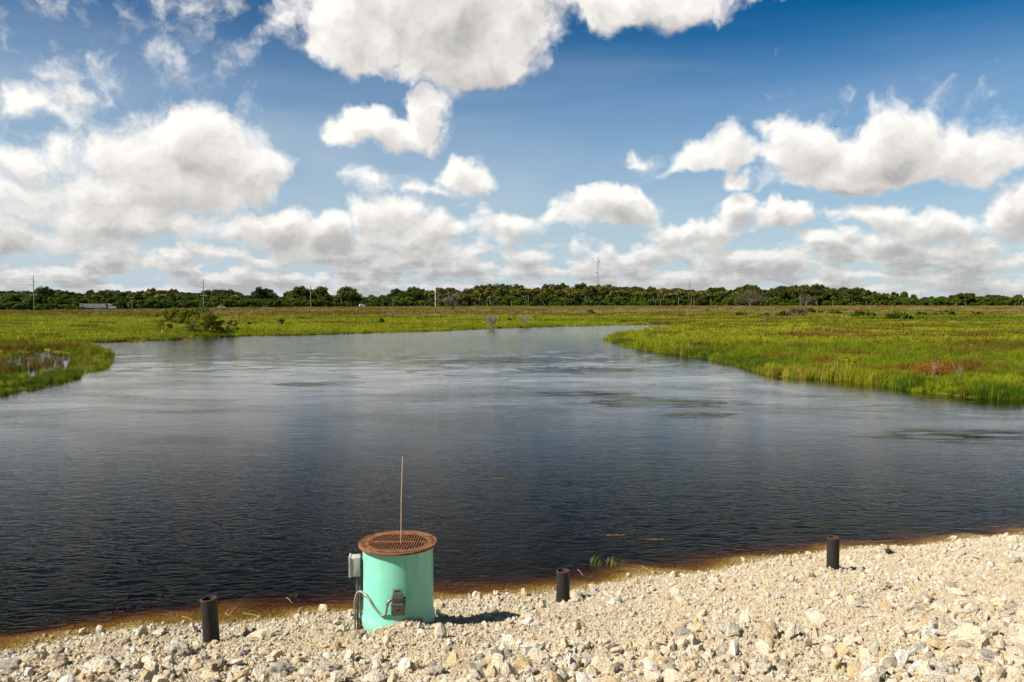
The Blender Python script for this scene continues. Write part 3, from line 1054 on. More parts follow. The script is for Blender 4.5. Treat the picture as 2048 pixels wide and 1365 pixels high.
def build_grass():
    kinds = ['g_green', 'g_lime', 'g_gold', 'g_sedge', 'g_tan', 'g_olive', 'g_dark']
    vs = []
    for ki, k in enumerate(kinds):
        for s in range(2):   # near tufts
            hmul = {'g_sedge': 1.25, 'g_dark': 1.1}.get(k, 1.0)
            vs.append(blades_mesh("tuft", 100 + ki * 10 + s, 46, .22 * hmul, .62 * hmul, .28, .022, .55 if k != 'g_sedge' else .3, M[k]))
    for ki, k in enumerate(kinds):
        for s in range(2):   # broad far tufts
            vs.append(blades_mesh("sward", 300 + ki * 10 + s, 90, .25, .75, 1.3, .08, .95, M[k]))
    NK = len(kinds)
    # patches seen in the photo (pixel, radius in metres across, along, kind, density)
    patches = []
    for px, py, rx, ry, k in [(1415, 662, 2.2, 2.5, 3), (1610, 678, 4.5, 3.0, 3), (1400, 668, 2, 2, 3), (1690, 672, 3, 2.5, 3), (1760, 680, 3.5, 2.0, 3),
                              (1560, 722, 1.3, 1.3, 3), (1870, 752, 3.1, 1.5, 3), (1920, 745, 1.6, 1.0, 3), (1660, 735, .9, .9, 3), (1480, 655, 3, 2.0, 3),
                              (1870, 690, 2.5, 2, 3), (1950, 695, 2.5, 2, 3), (1500, 690, 2.0, 1.5, 5), (1980, 675, 3, 3, 3), (1330, 665, 2, 2, 5),
                              (1600, 665, 9, 3, 2), (1700, 668, 10, 3.0, 2), (1850, 690, 6, 1.6, 2), (1650, 685, 5, 1.4, 2), (1480, 640, 18, 7, 5),
                              (1350, 648, 7, 4, 5), (1800, 641, 30, 5, 6), (1950, 640, 22, 5, 6), (1440, 700, 4, 1.5, 1), (1600, 742, 3, .8, 1),
                              (1750, 758, 4, .8, 1), (1950, 780, 5, .9, 1), (1690, 720, 2.5, 1.2, 1),
                              (60, 700, 5, 2.5, 3), (20, 690, 3, 2, 3), (150, 720, 2, 1.5, 5), (45, 728, 3, 1.8, 3)]:
        p = at_y(px, py); patches.append((p.x, p.y, rx, ry, k))
    PT, RT, SC, IX = [], [], [], []
    def layer(n, D0, D1, power, s0, s1, far, margin=1.12):
        u = rng.uniform(0, 1, n)
        # density falls with distance
        e = 1 - power
        D = (D0 ** e + (D1 ** e - D0 ** e) * u) ** (1 / e)
        x = rng.uniform(-1, 1, n) * (.645 * D * margin)
        h = height(x, D)
        ins = h < .02
        pool = inside(x, D, POOL)
        dr = seg_dist(x, D, P_rest)
        shallow = ins & (dr < .55) & (rng.uniform(0, 1, n) < .3) & (D > 30)
        pen = (x < -10) & (D < 66 + (x + 10) * -.2)
        okp = pen & (~inside(x, D, POLY)) & (h > -.12) & (rng.uniform(0, 1, n) < .34)
        ok = (((~ins) & (~pen)) | okp | (pool & (rng.uniform(0, 1, n) < .13)) | shallow) & (D > 18 + .33 * x + 3)
        cd, cz = crest(x, D)
        ok &= D < cd + 4
        x, D, h, pool = x[ok], D[ok], h[ok], pool[ok]
        cd = cd[ok]; dr = dr[ok]
        m = len(x)
        n1 = fbm(x * .035, D * .06, 61, 4); n2 = fbm(x * .11, D * .22, 67, 4); n3 = rng.uniform(0, 1, m)
        k = np.where(n1 + n3 * .12 > np.where(D > 80, .46, .55), 1, 0)
        calm = (D > 72) & (D < 240) & (x < 30)
        k = np.where((n2 > np.where(calm, .70, .60)), 5, k)
        k = np.where((n2 < np.where(calm, .2, .31)), 6, k)
        k = np.where(n3 > .985, 3, k)
        # toward the road the marsh turns brown
        bw = np.where(x < 30, sstep(215, 262, D + (n2 - .5) * 110), sstep(200, 330, D + (n2 - .5) * 190)) * .88
        u1 = rng.uniform(0, 1, m)
        dry = rng.uniform(0, 1, m) < bw
        kd = np.where(n1 > .5, 4, 5); kd = np.where(u1 > .72, 3, kd); kd = np.where(u1 < .12, 0, kd)
        k = np.where(dry, kd, k)
        top = D > cd * .82 + (n2 - .5) * 40
        k = np.where(top, np.where(u1 > .55, 5, np.where(u1 > .2, 3, 4)), k)
        k = np.where(D > cd - 9, np.where(u1 > .5, 4, 1), k)
        k = np.where(pool, np.where(u1 > .68, 3, np.where(u1 > .3, 5, 6)), k)
        edge = (dr < 1.6) & (D < 110) & (~pool)
        k = np.where(edge, np.where((n2 > .56) & (u1 > .5), 2, np.where((n2 < .42) & (u1 > .4), 6, np.where(u1 > .55, 1, np.where(u1 > .2, 0, 5)))), k)
        hs = np.ones(m)
        for cx, cy, rx, ry, kk in patches:
            q = ((x - cx) / rx) ** 2 + ((D - cy) / ry) ** 2 + (n2 - .5) * 3
            hit = (q < 1) & (rng.uniform(0, 1, m) < .72)
            k = np.where(hit, kk, k)
            hs = np.where(hit & (kk == 3), 1.25, hs)
        s = rng.uniform(s0, s1, m) * (1 + (n2 - .5) * .9)
        s = np.where(edge, s * 1.1, s)
        if far: s = np.where((dr < 5) & (D < 260), s * .6, s)
        if not far: s = s * (.25 + 1.3 * fbm(x * .55, D * .55, 88, 3)) * np.where(x < 0, .68, .84)
        lh = np.where(pool, 1.0, 1.0)
        PT.append(np.stack([x, D, np.maximum(h, -.05)], 1))
        RT.append(np.stack([rng.normal(0, .08, m), rng.normal(0, .08, m), rng.uniform(0, 6.283, m)], 1))
        hs = hs * (.6 if D1 > 300 else (.72 if far else 1.0))
        SC.append(np.stack([s, s, s * hs * rng.uniform(.7, 1.25, m) * lh], 1))
        IX.append(k * 2 + rng.integers(0, 2, m) + (NK * 2 if far else 0))
    layer(90000, 30, 120, 1.3, .75, 1.3, False, 1.1)
    layer(42000, 90, 260, 1.2, .8, 1.2, True)
    layer(45000, 200, 640, 1.02, 1.1, 1.9, True, 1.05)
    scatter("marsh_grass", np.vstack(PT), np.vstack(RT), np.vstack(SC), np.concatenate(IX), vs,
            "green and brown marsh grass and sedge on both banks of the river", "grass")


build_grass()

# ------------------------------------------------------------------ trees
M['oak_leaf'] = leaf_mat("oak_foliage", (0.031, 0.044, 0.006), (0.053, 0.068, 0.009), (0.081, 0.092, 0.014), .25, .35)
M['bush_leaf'] = leaf_mat("scrub_foliage", (0.036, 0.072, 0.005), (0.056, 0.100, 0.007), (0.084, 0.132, 0.012), .25, .4)
M['palm_leaf'] = leaf_mat("palm_foliage", (0.093, 0.098, 0.012), (0.136, 0.132, 0.019), (0.187, 0.170, 0.033), .25, .5)
M['willow_leaf'] = leaf_mat("willow_foliage", (0.105, 0.112, 0.010), (0.180, 0.180, 0.018), (0.330, 0.290, 0.070), .3, 1.4)
M['rusty_leaf'] = leaf_mat("rusty_foliage", (.16, .065, .012), (.27, .115, .02), (.36, .20, .04), .3, 2.0)
M['shrub_leaf'] = leaf_mat("shrub_foliage", (0.036, 0.068, 0.007), (0.060, 0.104, 0.010), (0.088, 0.136, 0.015), .3, .8)
M['dry_leaf'] = leaf_mat("dry_brush", (0.082, 0.060, 0.038), (0.120, 0.090, 0.061), (0.147, 0.114, 0.082), .2, .5)
M['moss'] = leaf_mat("hanging_moss", (0.120, 0.100, 0.064), (0.176, 0.148, 0.101), (0.216, 0.192, 0.135), .2, .8)
M['bark'] = simple_mat("grey_bark", (.10, .085, .065), (.20, .175, .14), 6, .9, .3, .03)
M['palm_bark'] = simple_mat("palm_bark", (.10, .085, .065), (.19, .16, .125), 6, .9, .3, .03)
M['dead_wood'] = simple_mat("dead_grey_twigs", (.20, .165, .135), (.29, .245, .20), 6, .9, .1, .01)


def cards(cent, nrm, size, r, aspect=1.0):
    """square-ish leaf clusters, each a bent four-sided leaf card"""
    n = len(cent)
    nrm = nrm / np.maximum(np.linalg.norm(nrm, axis=1, keepdims=True), 1e-6)
    t = r.normal(0, 1, (n, 3))
    u = np.cross(nrm, t); u /= np.maximum(np.linalg.norm(u, axis=1, keepdims=True), 1e-6)
    v = np.cross(nrm, u)
    s = (size * r.uniform(.6, 1.3, n))[:, None] * .5
    a = cent + u * s * aspect; c = cent - u * s * aspect
    b = cent + v * s * .8 + nrm * s * .25; d = cent - v * s * .8 + nrm * s * .25
    V = np.stack([a, b, c, d], 1).reshape(-1, 3)
    k = np.arange(n)[:, None] * 4
    f = (k + np.arange(4)[None, :]).ravel()
    return V, f, np.full(n, 4)


def crown_mesh(name, seed, rx, ry, z0, z1, nclump, ncards, size, mat, cr=(.16, .30), shape=1.0, out=.75):
    r = np.random.default_rng(seed)
    d = r.normal(0, 1, (nclump, 3)); d /= np.linalg.norm(d, axis=1, keepdims=True)
    d[:, 2] = np.where(d[:, 2] < -.55, -d[:, 2], d[:, 2])
    rad = r.uniform(.35, .82, nclump) ** .6
    zc = (z0 + z1) / 2; rz = (z1 - z0) / 2
    lump = 1 + .25 * np.sin(3 * np.arctan2(d[:, 1], d[:, 0]) + seed)
    C = np.stack([d[:, 0] * rx * rad * lump, d[:, 1] * ry * rad * lump, zc + d[:, 2] * rz * rad], 1)
    CR = r.uniform(cr[0], cr[1], nclump) * (rx + ry) / 2
    who = r.integers(0, nclump, ncards)
    e = r.normal(0, 1, (ncards, 3)); e /= np.linalg.norm(e, axis=1, keepdims=True)
    q = r.uniform(.55, 1.05, ncards)
    P = C[who] + e * (CR[who] * q)[:, None] * np.array([1, 1, .8])
    nrm = e * out + r.normal(0, .45, (ncards, 3)) + np.array([0, 0, .15])
    V, f, c = cards(P, nrm, size, r)
    return mesh_np(name, V, f, c, [mat]), C


def trunk_mesh(name, seed, h, r0, C, mat, nl=7, multi=1):
    r_ = random.Random(seed)
    b = MB()
    for k in range(multi):
        ox, oy = (r_.uniform(-.4, .4), r_.uniform(-.4, .4)) if multi > 1 else (0, 0)
        top = Vector((ox * 3 + r_.uniform(-.5, .5), oy * 3 + r_.uniform(-.5, .5), h))
        b.tube([(ox, oy, -.5), (ox * 1.2, oy * 1.2, h * .3), (top.x * .7, top.y * .7, h * .65), top], [r0 * 1.3, r0, r0 * .75, r0 * .4], 7)
    for i in r_.sample(range(len(C)), min(nl, len(C))):
        c = Vector(C[i]); s = Vector((0, 0, h * r_.uniform(.45, .9)))
        mid = (s + c) / 2 + Vector((0, 0, -.3))
        b.tube([s, mid, c], [r0 * .45, r0 * .3, r0 * .1], 5)
    me = bpy.data.meshes.new(name); me.from_pydata(b.v, [], b.f); me.materials.append(mat)
    return me


def frond_fans(r, n, length, z0, center=(0, 0, 0), up=-.35, width=.8, seg=7):
    """fan palm leaves: pleated fans on stalks radiating from the heart"""
    V = []; Fc = []; cnt = []
    for i in range(n):
        a = r.uniform(0, 6.283); e = math.asin(r.uniform(up, 1.0))
        L = length * r.uniform(.8, 1.1)
        d = np.array([math.cos(a) * math.cos(e), math.sin(a) * math.cos(e), math.sin(e)])
        side = np.array([-math.sin(a), math.cos(a), 0.0]); upv = np.cross(side, d)
        ro = r.uniform(-1.1, 1.1)
        side, upv = side * math.cos(ro) + upv * math.sin(ro), upv * math.cos(ro) - side * math.sin(ro)
        base = np.array(center) + np.array([0, 0, z0]) + d * L * .38
        droop = .18 * L
        o = len(V)
        V.append(base)
        for k in range(seg * 2 + 1):
            t = (k / (seg * 2) - .5) * 2.6
            rr = L * .66 * (1.0 if k % 2 == 0 else .62) * (1 - .12 * abs(t))
            p = base + (d * math.cos(t) + side * math.sin(t) * width) * rr
            p = p + upv * (.05 * L * (k % 2)) - np.array([0, 0, droop * (1 - abs(t) * .2)])
            V.append(p)
        for k in range(seg * 2):
            Fc += [o, o + 1 + k, o + 2 + k]; cnt.append(3)
    return V, Fc, cnt


OAKS, PALMS, BUSHES = [], [], []
for i in range(7):
    h = 10.0
    cm, C = crown_mesh("oak_crown", 500 + i, 5.2 + (i % 3) * .9, 5.0, -.2 + (i % 2) * 1.2, h, 30 + 3 * (i % 3), 4200, .66, M['oak_leaf'], (.17, .33))
    OAKS.append((cm, trunk_mesh("oak_trunk", i, 5.5, .35, C, M['bark'])))
for i in range(5):
    r = np.random.default_rng(700 + i)
    V, f, c = frond_fans(r, 46, 1.9, 9.2, up=-.6)
    cm = mesh_np("palm_crown", np.array(V), f, c, [M['palm_leaf']])
    V, f, c = frond_fans(r, 10, 1.5, 8.6, up=-.99, width=.5)
    V = np.array(V); V[:, 2] -= .5
    dm = mesh_np("palm_dead_fronds", V, f, c, [M['dry_leaf']])
    b = MB(); lx, ly = r.uniform(-.5, .5), r.uniform(-.5, .5)
    b.tube([(lx, ly, -.5), (lx * .5, ly * .5, 3), (0, 0, 6), (0, 0, 9.2)], [.22, .16, .15, .18], 8)
    tm = bpy.data.meshes.new("palm_trunk"); tm.from_pydata(b.v, [], b.f); tm.materials.append(M['palm_bark'])
    PALMS.append((cm, tm, dm))
for i in range(5):
    cm, C = crown_mesh("bush_crown", 800 + i, 3.4, 3.0, -.3, 4.2, 16, 1900, .45, M['bush_leaf'], (.22, .38))
    BUSHES.append((cm, trunk_mesh("bush_stems", 30 + i, 2.0, .10, C, M['bark'], 6, 3)))

PROF = [(-80, 580), (0, 580), (60, 582), (85, 576), (105, 577), (125, 583), (200, 580), (300, 578), (340, 577), (400, 581), (430, 578), (470, 579),
        (500, 591), (515, 576), (535, 579), (545, 586), (575, 589), (590, 574), (650, 574), (665, 590), (690, 574), (705, 580), (725, 590), (780, 590),
        (795, 579), (850, 575), (885, 578), (915, 576), (930, 580), (960, 573), (1000, 568), (1040, 572), (1060, 574), (1100, 571), (1150, 570), (1190, 567),
        (1230, 568), (1260, 572), (1300, 575), (1350, 571), (1375, 579), (1420, 577), (1440, 575), (1465, 582), (1480, 573), (1520, 571),
        (1545, 578), (1580, 570), (1600, 568), (1650, 574), (1700, 573), (1718, 582), (1760, 583), (1800, 586), (1830, 590), (1855, 596),
        (1880, 592), (1905, 588), (1930, 586), (1950, 589), (1975, 594), (2000, 587), (2048, 590), (2150, 588)]
PROFX = [p[0] for p in PROF]; PROFY = [p[1] for p in PROF]
ZONES = [(-999, 69, "left of the tallest armed utility pole"),
         (69, 150, "between the tallest armed pole and the truck"),
         (150, 225, "right behind the grain truck"),
         (225, 408, "between the truck and the second armed pole"),
         (408, 500, "just right of the second armed pole"),
         (500, 622, "left of the bare grey pole"),
         (622, 740, "just right of the bare grey pole"),
         (740, 871, "just left of the white concrete pole"),
         (871, 940, "behind the moss-hung dead tree"),
         (940, 1080, "right of the moss-hung dead tree"),
         (1080, 1195, "just left of the lattice mast"),
         (1195, 1290, "just right of the lattice mast"),
         (1290, 1377, "just left of the antenna tower"),
         (1377, 1460, "just right of the antenna tower"),
         (1460, 1560, "behind the big bare brown thicket"),
         (1560, 1650, "right of the big bare brown thicket"),
         (1650, 1760, "in the tall stretch behind the lone palm"),
         (1760, 1860, "where the wood sinks towards its gap"),
         (1860, 1960, "in the round clump past the gap"),
         (1960, 9999, "at the wood's far right end")]


def zone(px):
    for a, b, n in ZONES:
        if a <= px < b: return n


def plant_tree(kind, meshes, px, D, ytop=None, hgt=None, natural=10.0, width=1.0, label=None, group=None, extra=0):
    x = (px - 1024) / F * D
    z = h1(x, D)
    if ytop is not None: hgt = CAMH + (606.5 - ytop) / F * D - z
    s = hgt / natural
    zz = zone(px)
    name, lab, cat = {"oak": ("oak_tree", "broad dark evergreen tree in the far wood, " + zz, "tree"),
                      "palm": ("palm_tree", "shaggy cabbage palm in the far wood, " + zz, "palm tree"),
                      "bush": ("bush", "low green bush fronting the far wood, " + zz, "bush")}[kind]
    root = empty(name, (x, D, z), random.uniform(0, 6.28))
    root.scale = (s * width, s * width, s)
    tag(root, label or lab, cat, group or (name.replace("_", " ") + "s " + zz))
    names = {"oak": ("crown", "trunk"), "palm": ("crown", "trunk", "dead_fronds"), "bush": ("foliage", "stem")}[kind]
    for nm, me in zip(names, meshes):
        link_mesh(nm, me, root)
    return root


def treeline():
    r_ = random.Random(3)
    def D0(px):
        return float(np.interp(px, CREST_X, CREST_D)) + 28
    def prof(px): return float(np.interp(px, PROFX, PROFY))
    # back row sets the skyline
    px = -60
    while px < 2110:
        D = D0(px) + r_.uniform(45, 75)
        yt = prof(px) + r_.choice([-2.5, -.5, .5, 2.5, 5]) + r_.uniform(-1, 1)
        H = CAMH + (606.5 - yt) / F * D - h1((px - 1024) / F * D, D)
        w = r_.uniform(.65, 1.05)
        if H < 8: w = 1.5
        plant_tree("oak", r_.choice(OAKS), px, D, yt, width=w)
        px += r_.uniform(15, 23) * (1.0 if D > 550 else 1.25)
    # middle row
    px = -60
    while px < 2110:
        D = D0(px) + r_.uniform(18, 42)
        yt = prof(px) + r_.uniform(4, 12)
        if px > 840 and px < 1480 and r_.random() < .62:
            pass
        else:
            plant_tree("oak", r_.choice(OAKS), px, D, yt, width=r_.uniform(.9, 1.3))
        px += r_.uniform(20, 30)
    # palms
    px = -40
    while px < 2110:
        dense = 840 < px < 1480
        if dense or r_.random() < .40:
            D = D0(px) + r_.uniform(4, 40)
            yt = prof(px) + (r_.uniform(3, 26) if dense else r_.uniform(4, 22))
            yt = min(yt, 598)
            H = CAMH + (606.5 - yt) / F * D - h1((px - 1024) / F * D, D)
            plant_tree("palm", r_.choice(PALMS), px, D, yt, natural=10.6, width=(1.5 if H > 9 else 2.2))
        px += r_.uniform(3.4, 6) if dense else r_.uniform(9, 16)
    # bushes in front
    px = -50
    while px < 2110:
        D = D0(px) + r_.uniform(-6, 6)
        if px < 840: H = r_.uniform(3.4, 6.0)
        else: H = r_.uniform(3, 5.5)
        if not (1490 < px < 1540 or (150 < px < 226)) and (px < 900 or r_.random() < .6):
            plant_tree("bush", r_.choice(BUSHES), px, D, hgt=H, natural=4.3, width=r_.uniform(1.0, 1.5))
        px += r_.uniform(11, 17)
    # taller scrub behind them closes the foot of the wood
    px = -50
    while px < 2110:
        D = D0(px) + r_.uniform(12, 24)
        plant_tree("bush", r_.choice(BUSHES), px, D, hgt=r_.uniform(5.5, 8.5), natural=4.3, width=r_.uniform(.9, 1.2))
        px += r_.uniform(15, 21)
    # bushes behind the truck
    for px in (148, 163, 180, 197, 214, 228):
        plant_tree("bush", r_.choice(BUSHES), px, D0(px) + 12, hgt=r_.uniform(5, 6.5), natural=4.3, width=1.2)
    plant_tree("bush", BUSHES[0], 161, 400, hgt=2.0, natural=4.3, width=1.8,
               label="low green bush hiding the truck's rear wheels", group="roadside bush by the truck")
    # single palms and trees standing out in front of the wood
    for px, yt, yb, lab in [(1665, 594, 613, "lone cabbage palm standing out in front of the dark wood, with a bare trunk"),
                            (1752, 600, 613, "stout low palm in front of the wood, right of the lone tall one"),
                            (1861, 601, 613, "bushy palm standing below the gap in the far wood"),
                            (1907, 603, 612, "small round palm in front of the round dark clump"),
                            (2044, 596, 612, "yellowish palm at the right edge of the photo"),
                            (1540, 598, 613, "round pale palm just right of the brown thicket"),
                            (1453, 605, 613, "small palm at the wood's foot, left of the brown thicket"),
                            (877, 574, 613, "slim palm with a round head sticking up beside the white pole"),
                            (843, 602, 613, "short palm with a thin trunk left of the white pole")]:
        D = D0(px) - 16
        plant_tree("palm", r_.choice(PALMS), px, D, yt, natural=10.6, width=(1.6 if yt < 596 else 2.5) if px != 877 else 1.0, label=lab, group="palms standing out before the wood")
    for px, yt, w, lab in [(90, 574, .8, "taller light green tree sticking up right of the left armed pole"),
                           (520, 574, .75, "domed tree above a skyline notch, left of the bare grey pole"),
                           (604, 572, 1.0, "spreading dark tree just left of the bare grey pole, above its neighbours"),
                           (644, 573, .9, "spreading dark tree just right of the bare grey pole, above its neighbours"),
                           (697, 574, 1.0, "tall feathery tree standing alone against the sky right of the bare pole"),
                           (1925, 588, 1.9, "wide dome-shaped oak right of the gap in the far wood"),
                           (1700, 578, 1.3, "large round oak behind the lone front palm")]:
        plant_tree("oak", r_.choice(OAKS), px, D0(px) + 20, yt, width=w, label=lab, group="standout trees of the far wood")


treeline()


def far_wood():
    """the mass of trunks, vines and low growth that closes the wood behind the single trees"""
    r = np.random.default_rng(77)
    n = 80000
    px = r.uniform(-110, 2160, n)
    off = r.uniform(20, 95, n)
    D = np.interp(px, CREST_X, CREST_D) + 28 + off
    x = (px - 1024) / F * D
    z0 = height(x, D)
    top = CAMH + (606.5 - (np.interp(px, PROFX, PROFY) + 7)) / F * D - z0
    top = top * (.75 + .3 * fbm(x * .12, D * .05, 5, 3))
    z = z0 + r.uniform(0, 1, n) * top
    nrm = np.stack([r.normal(0, 1, n), r.normal(0, 1, n) - .3, r.normal(0, .8, n) + .3], 1)
    V, f, c = cards(np.stack([x, D, z], 1), nrm, 2.0, r)
    o = link_mesh("far_wood", mesh_np("far_wood", V, f, c, [M['oak_leaf']]))
    tag(o, "dense dark undergrowth filling the far wood between and behind its single trees", "woodland", kind="stuff")


far_wood()


def thicket(name, px, yb, wpx, hpx, mat, label, cat, n=1500, size=.3, D=None, seed=1, nclump=18, stems='bark', z_in=-.1, squash=.6, cr=(.2, .36)):
    if D is None:
        p = at_y(px, yb)
    else: p = at(px, D)
    D = p.y
    w = wpx / F * D / 2 * 1.25; h = hpx / F * D * 1.3
    root = empty(name, (p.x, p.y, p.z), 0, label=label, cat=cat)
    cm, C = crown_mesh("foliage", seed, w * .85, w * squash, z_in * h, h * .97, nclump, n, size, mat, cr=cr, out=.4)
    link_mesh("foliage", cm, root)
    tm = trunk_mesh("stems", seed, h * .4, max(.02, h * .018), C, M[stems], 9, 4)
    link_mesh("stem", tm, root)
    return root


def shrubs():
    thicket("willow_bush", 385, 668, 134, 46, M['willow_leaf'], "big sprawling yellow-green willow bush leaning over the far left bank", "bush",
            17000, .15, seed=11, nclump=80, cr=(.06, .17))
    thicket("willow_bush", 452, 668, 60, 24, M['willow_leaf'], "low willow bush touching the right side of the big one on the far bank", "bush", 5200, .15, seed=12, nclump=34, cr=(.08, .18))
    thicket("marsh_shrub", 498, 655, 12, 9, M['bush_leaf'], "small dark shrub in the green marsh right of the willow bushes", "shrub", 350, .22, seed=13)
    thicket("marsh_shrub", 562, 655, 16, 14, M['shrub_leaf'], "upright two-lobed green shrub in the marsh below the bare grey pole", "shrub", 500, .22, seed=14)
    thicket("marsh_shrub", 763, 651, 13, 12, M['bush_leaf'], "round dark green shrub alone in the bright marsh grass, left of centre", "shrub", 500, .2, seed=15)
    thicket("marsh_shrub", 1018, 645, 10, 7, M['shrub_leaf'], "tiny green shrub between the two bare grey bushes", "shrub", 260, .2, seed=16)
    thicket("marsh_shrub", 1071, 642, 8, 10, M['willow_leaf'], "small yellow-green shrub just right of the smaller bare bush", "shrub", 260, .2, seed=17)
    thicket("marsh_shrub", 1180, 631, 18, 9, M['bush_leaf'], "flat dark shrub in the dry grass above the river's far end", "shrub", 420, .35, seed=18)
    thicket("brown_thicket", 1500, 614, 70, 26, M['dry_leaf'], "big bare pinkish-brown thicket rising at the foot of the far wood", "thicket",
            3200, .42, D=632, seed=20, nclump=34)
    thicket("brown_thicket", 1612, 614, 40, 22, M['dry_leaf'], "smaller brown leafless thicket inside the wood, left of the lone palm", "thicket", 1500, .42, D=640, seed=21)
    thicket("brown_thicket", 1595, 637, 44, 16, M['dry_leaf'], "low grey-brown bramble patch in the dry grass on the right", "thicket", 1300, .3, seed=22)
    pal = [(1413, 625, 10, 6, "tiny dark palmetto right above the river's end"),
           (1449, 634, 3 + 6, 4, "smallest palmetto tuft right of the river's end"),
           (1483, 636, 22, 13, "palmetto beside the low olive sedge, leftmost of the bigger ones"),
           (1529, 637, 24, 12, "palmetto with upright fans touching the bramble patch's left"),
           (1566, 637, 20, 15, "dark palmetto at the left rim of the grey-brown brambles"),
           (1629, 629, 28, 13, "palmetto clump right of the brambles"),
           (1668, 632, 24, 12, "palmetto directly below the lone front palm"),
           (1727, 638, 34, 17, "dense dark green palmetto mound in the right marsh"),
           (1790, 642, 42, 19, "widest palmetto mound, lowest down the right marsh"),
           (1843, 634, 18, 11, "olive palmetto left of the fresh green one"),
           (1890, 635, 32, 15, "fresh green palmetto mound near the right side"),
           (1955, 634, 20, 11, "brownish palmetto near the right edge")]
    for i, (px, yb, w, h, lab) in enumerate(pal):
        p = at_y(px, yb); D = p.y
        ww = w / F * D / 2; hh = h / F * D * 1.35; ww *= 1.15
        r = np.random.default_rng(900 + i)
        V, Fc, cnt = [], [], []
        for k in range(int(5 + w / 4)):
            cx, cy = r.uniform(-1, 1) * ww * .75, r.uniform(-1, 1) * ww * .5
            v, f, c = frond_fans(r, 10, hh * r.uniform(.6, .95), 0.0, (cx, cy, .1 * hh), up=.0, seg=5)
            o = len(V); V += v; Fc += [q + o for q in f]; cnt += c
        me = mesh_np("fronds", np.array(V), Fc, cnt, [M['shrub_leaf'] if i != 11 else M['g_olive']])
        root = empty("palmetto", (p.x, p.y, p.z), 0, label=lab, cat="palmetto", group="palmettos in the right-hand marsh")
        link_mesh("frond_fans", me, root)
        b = MB()
        for k in range(5):
            b.tube([(r.uniform(-.6, .6) * ww, r.uniform(-.4, .4) * ww, -.1), (r.uniform(-.6, .6) * ww, r.uniform(-.4, .4) * ww, hh * .35)], [.07, .05], 6)
        b.build("stem", M['palm_bark'], root)
    # leggy dead stems on the right bank
    thicket("bank_bush", 1870, 762, 84, 30, M['rusty_leaf'], "rusty red-orange bush mounded over the right bank's edge", "bush", 3600, .06, seed=31, nclump=40, cr=(.16, .34), stems='dead_wood')
    thicket("bank_bush", 1690, 738, 44, 18, M['g_lime'], "feathery yellow-green bush on the right bank, left of the rusty one", "bush", 1300, .09, seed=32, nclump=14)
    thicket("bank_bush", 1645, 738, 24, 14, M['g_sedge'], "small brown bush touching the feathery yellow-green bush's left", "bush", 600, .09, seed=33, nclump=10)


shrubs()


def grow(b, p, d, L, r, depth, rnd, spread=.55, lean=None, tips=None, kids=(2, 3)):
    q = p + d * L * .5 + Vector((rnd.uniform(-1, 1), rnd.uniform(-1, 1), 0)) * L * .06
    e = p + d * L
    b.tube([p, q, e], [r, r * .85, r * .65], 5 if r > .03 else 4, caps=False)
    if tips is not None and depth <= 1: tips.append(e)
    if depth == 0: return
    for k in range(rnd.randint(*kids)):
        nd = (d + Vector((rnd.uniform(-1, 1), rnd.uniform(-1, 1), rnd.uniform(-.35, .8))) * spread).normalized()
        grow(b, p + d * L * rnd.uniform(.55, 1.0), nd, L * rnd.uniform(.62, .82), r * .62, depth - 1, rnd, spread, lean, tips, kids)


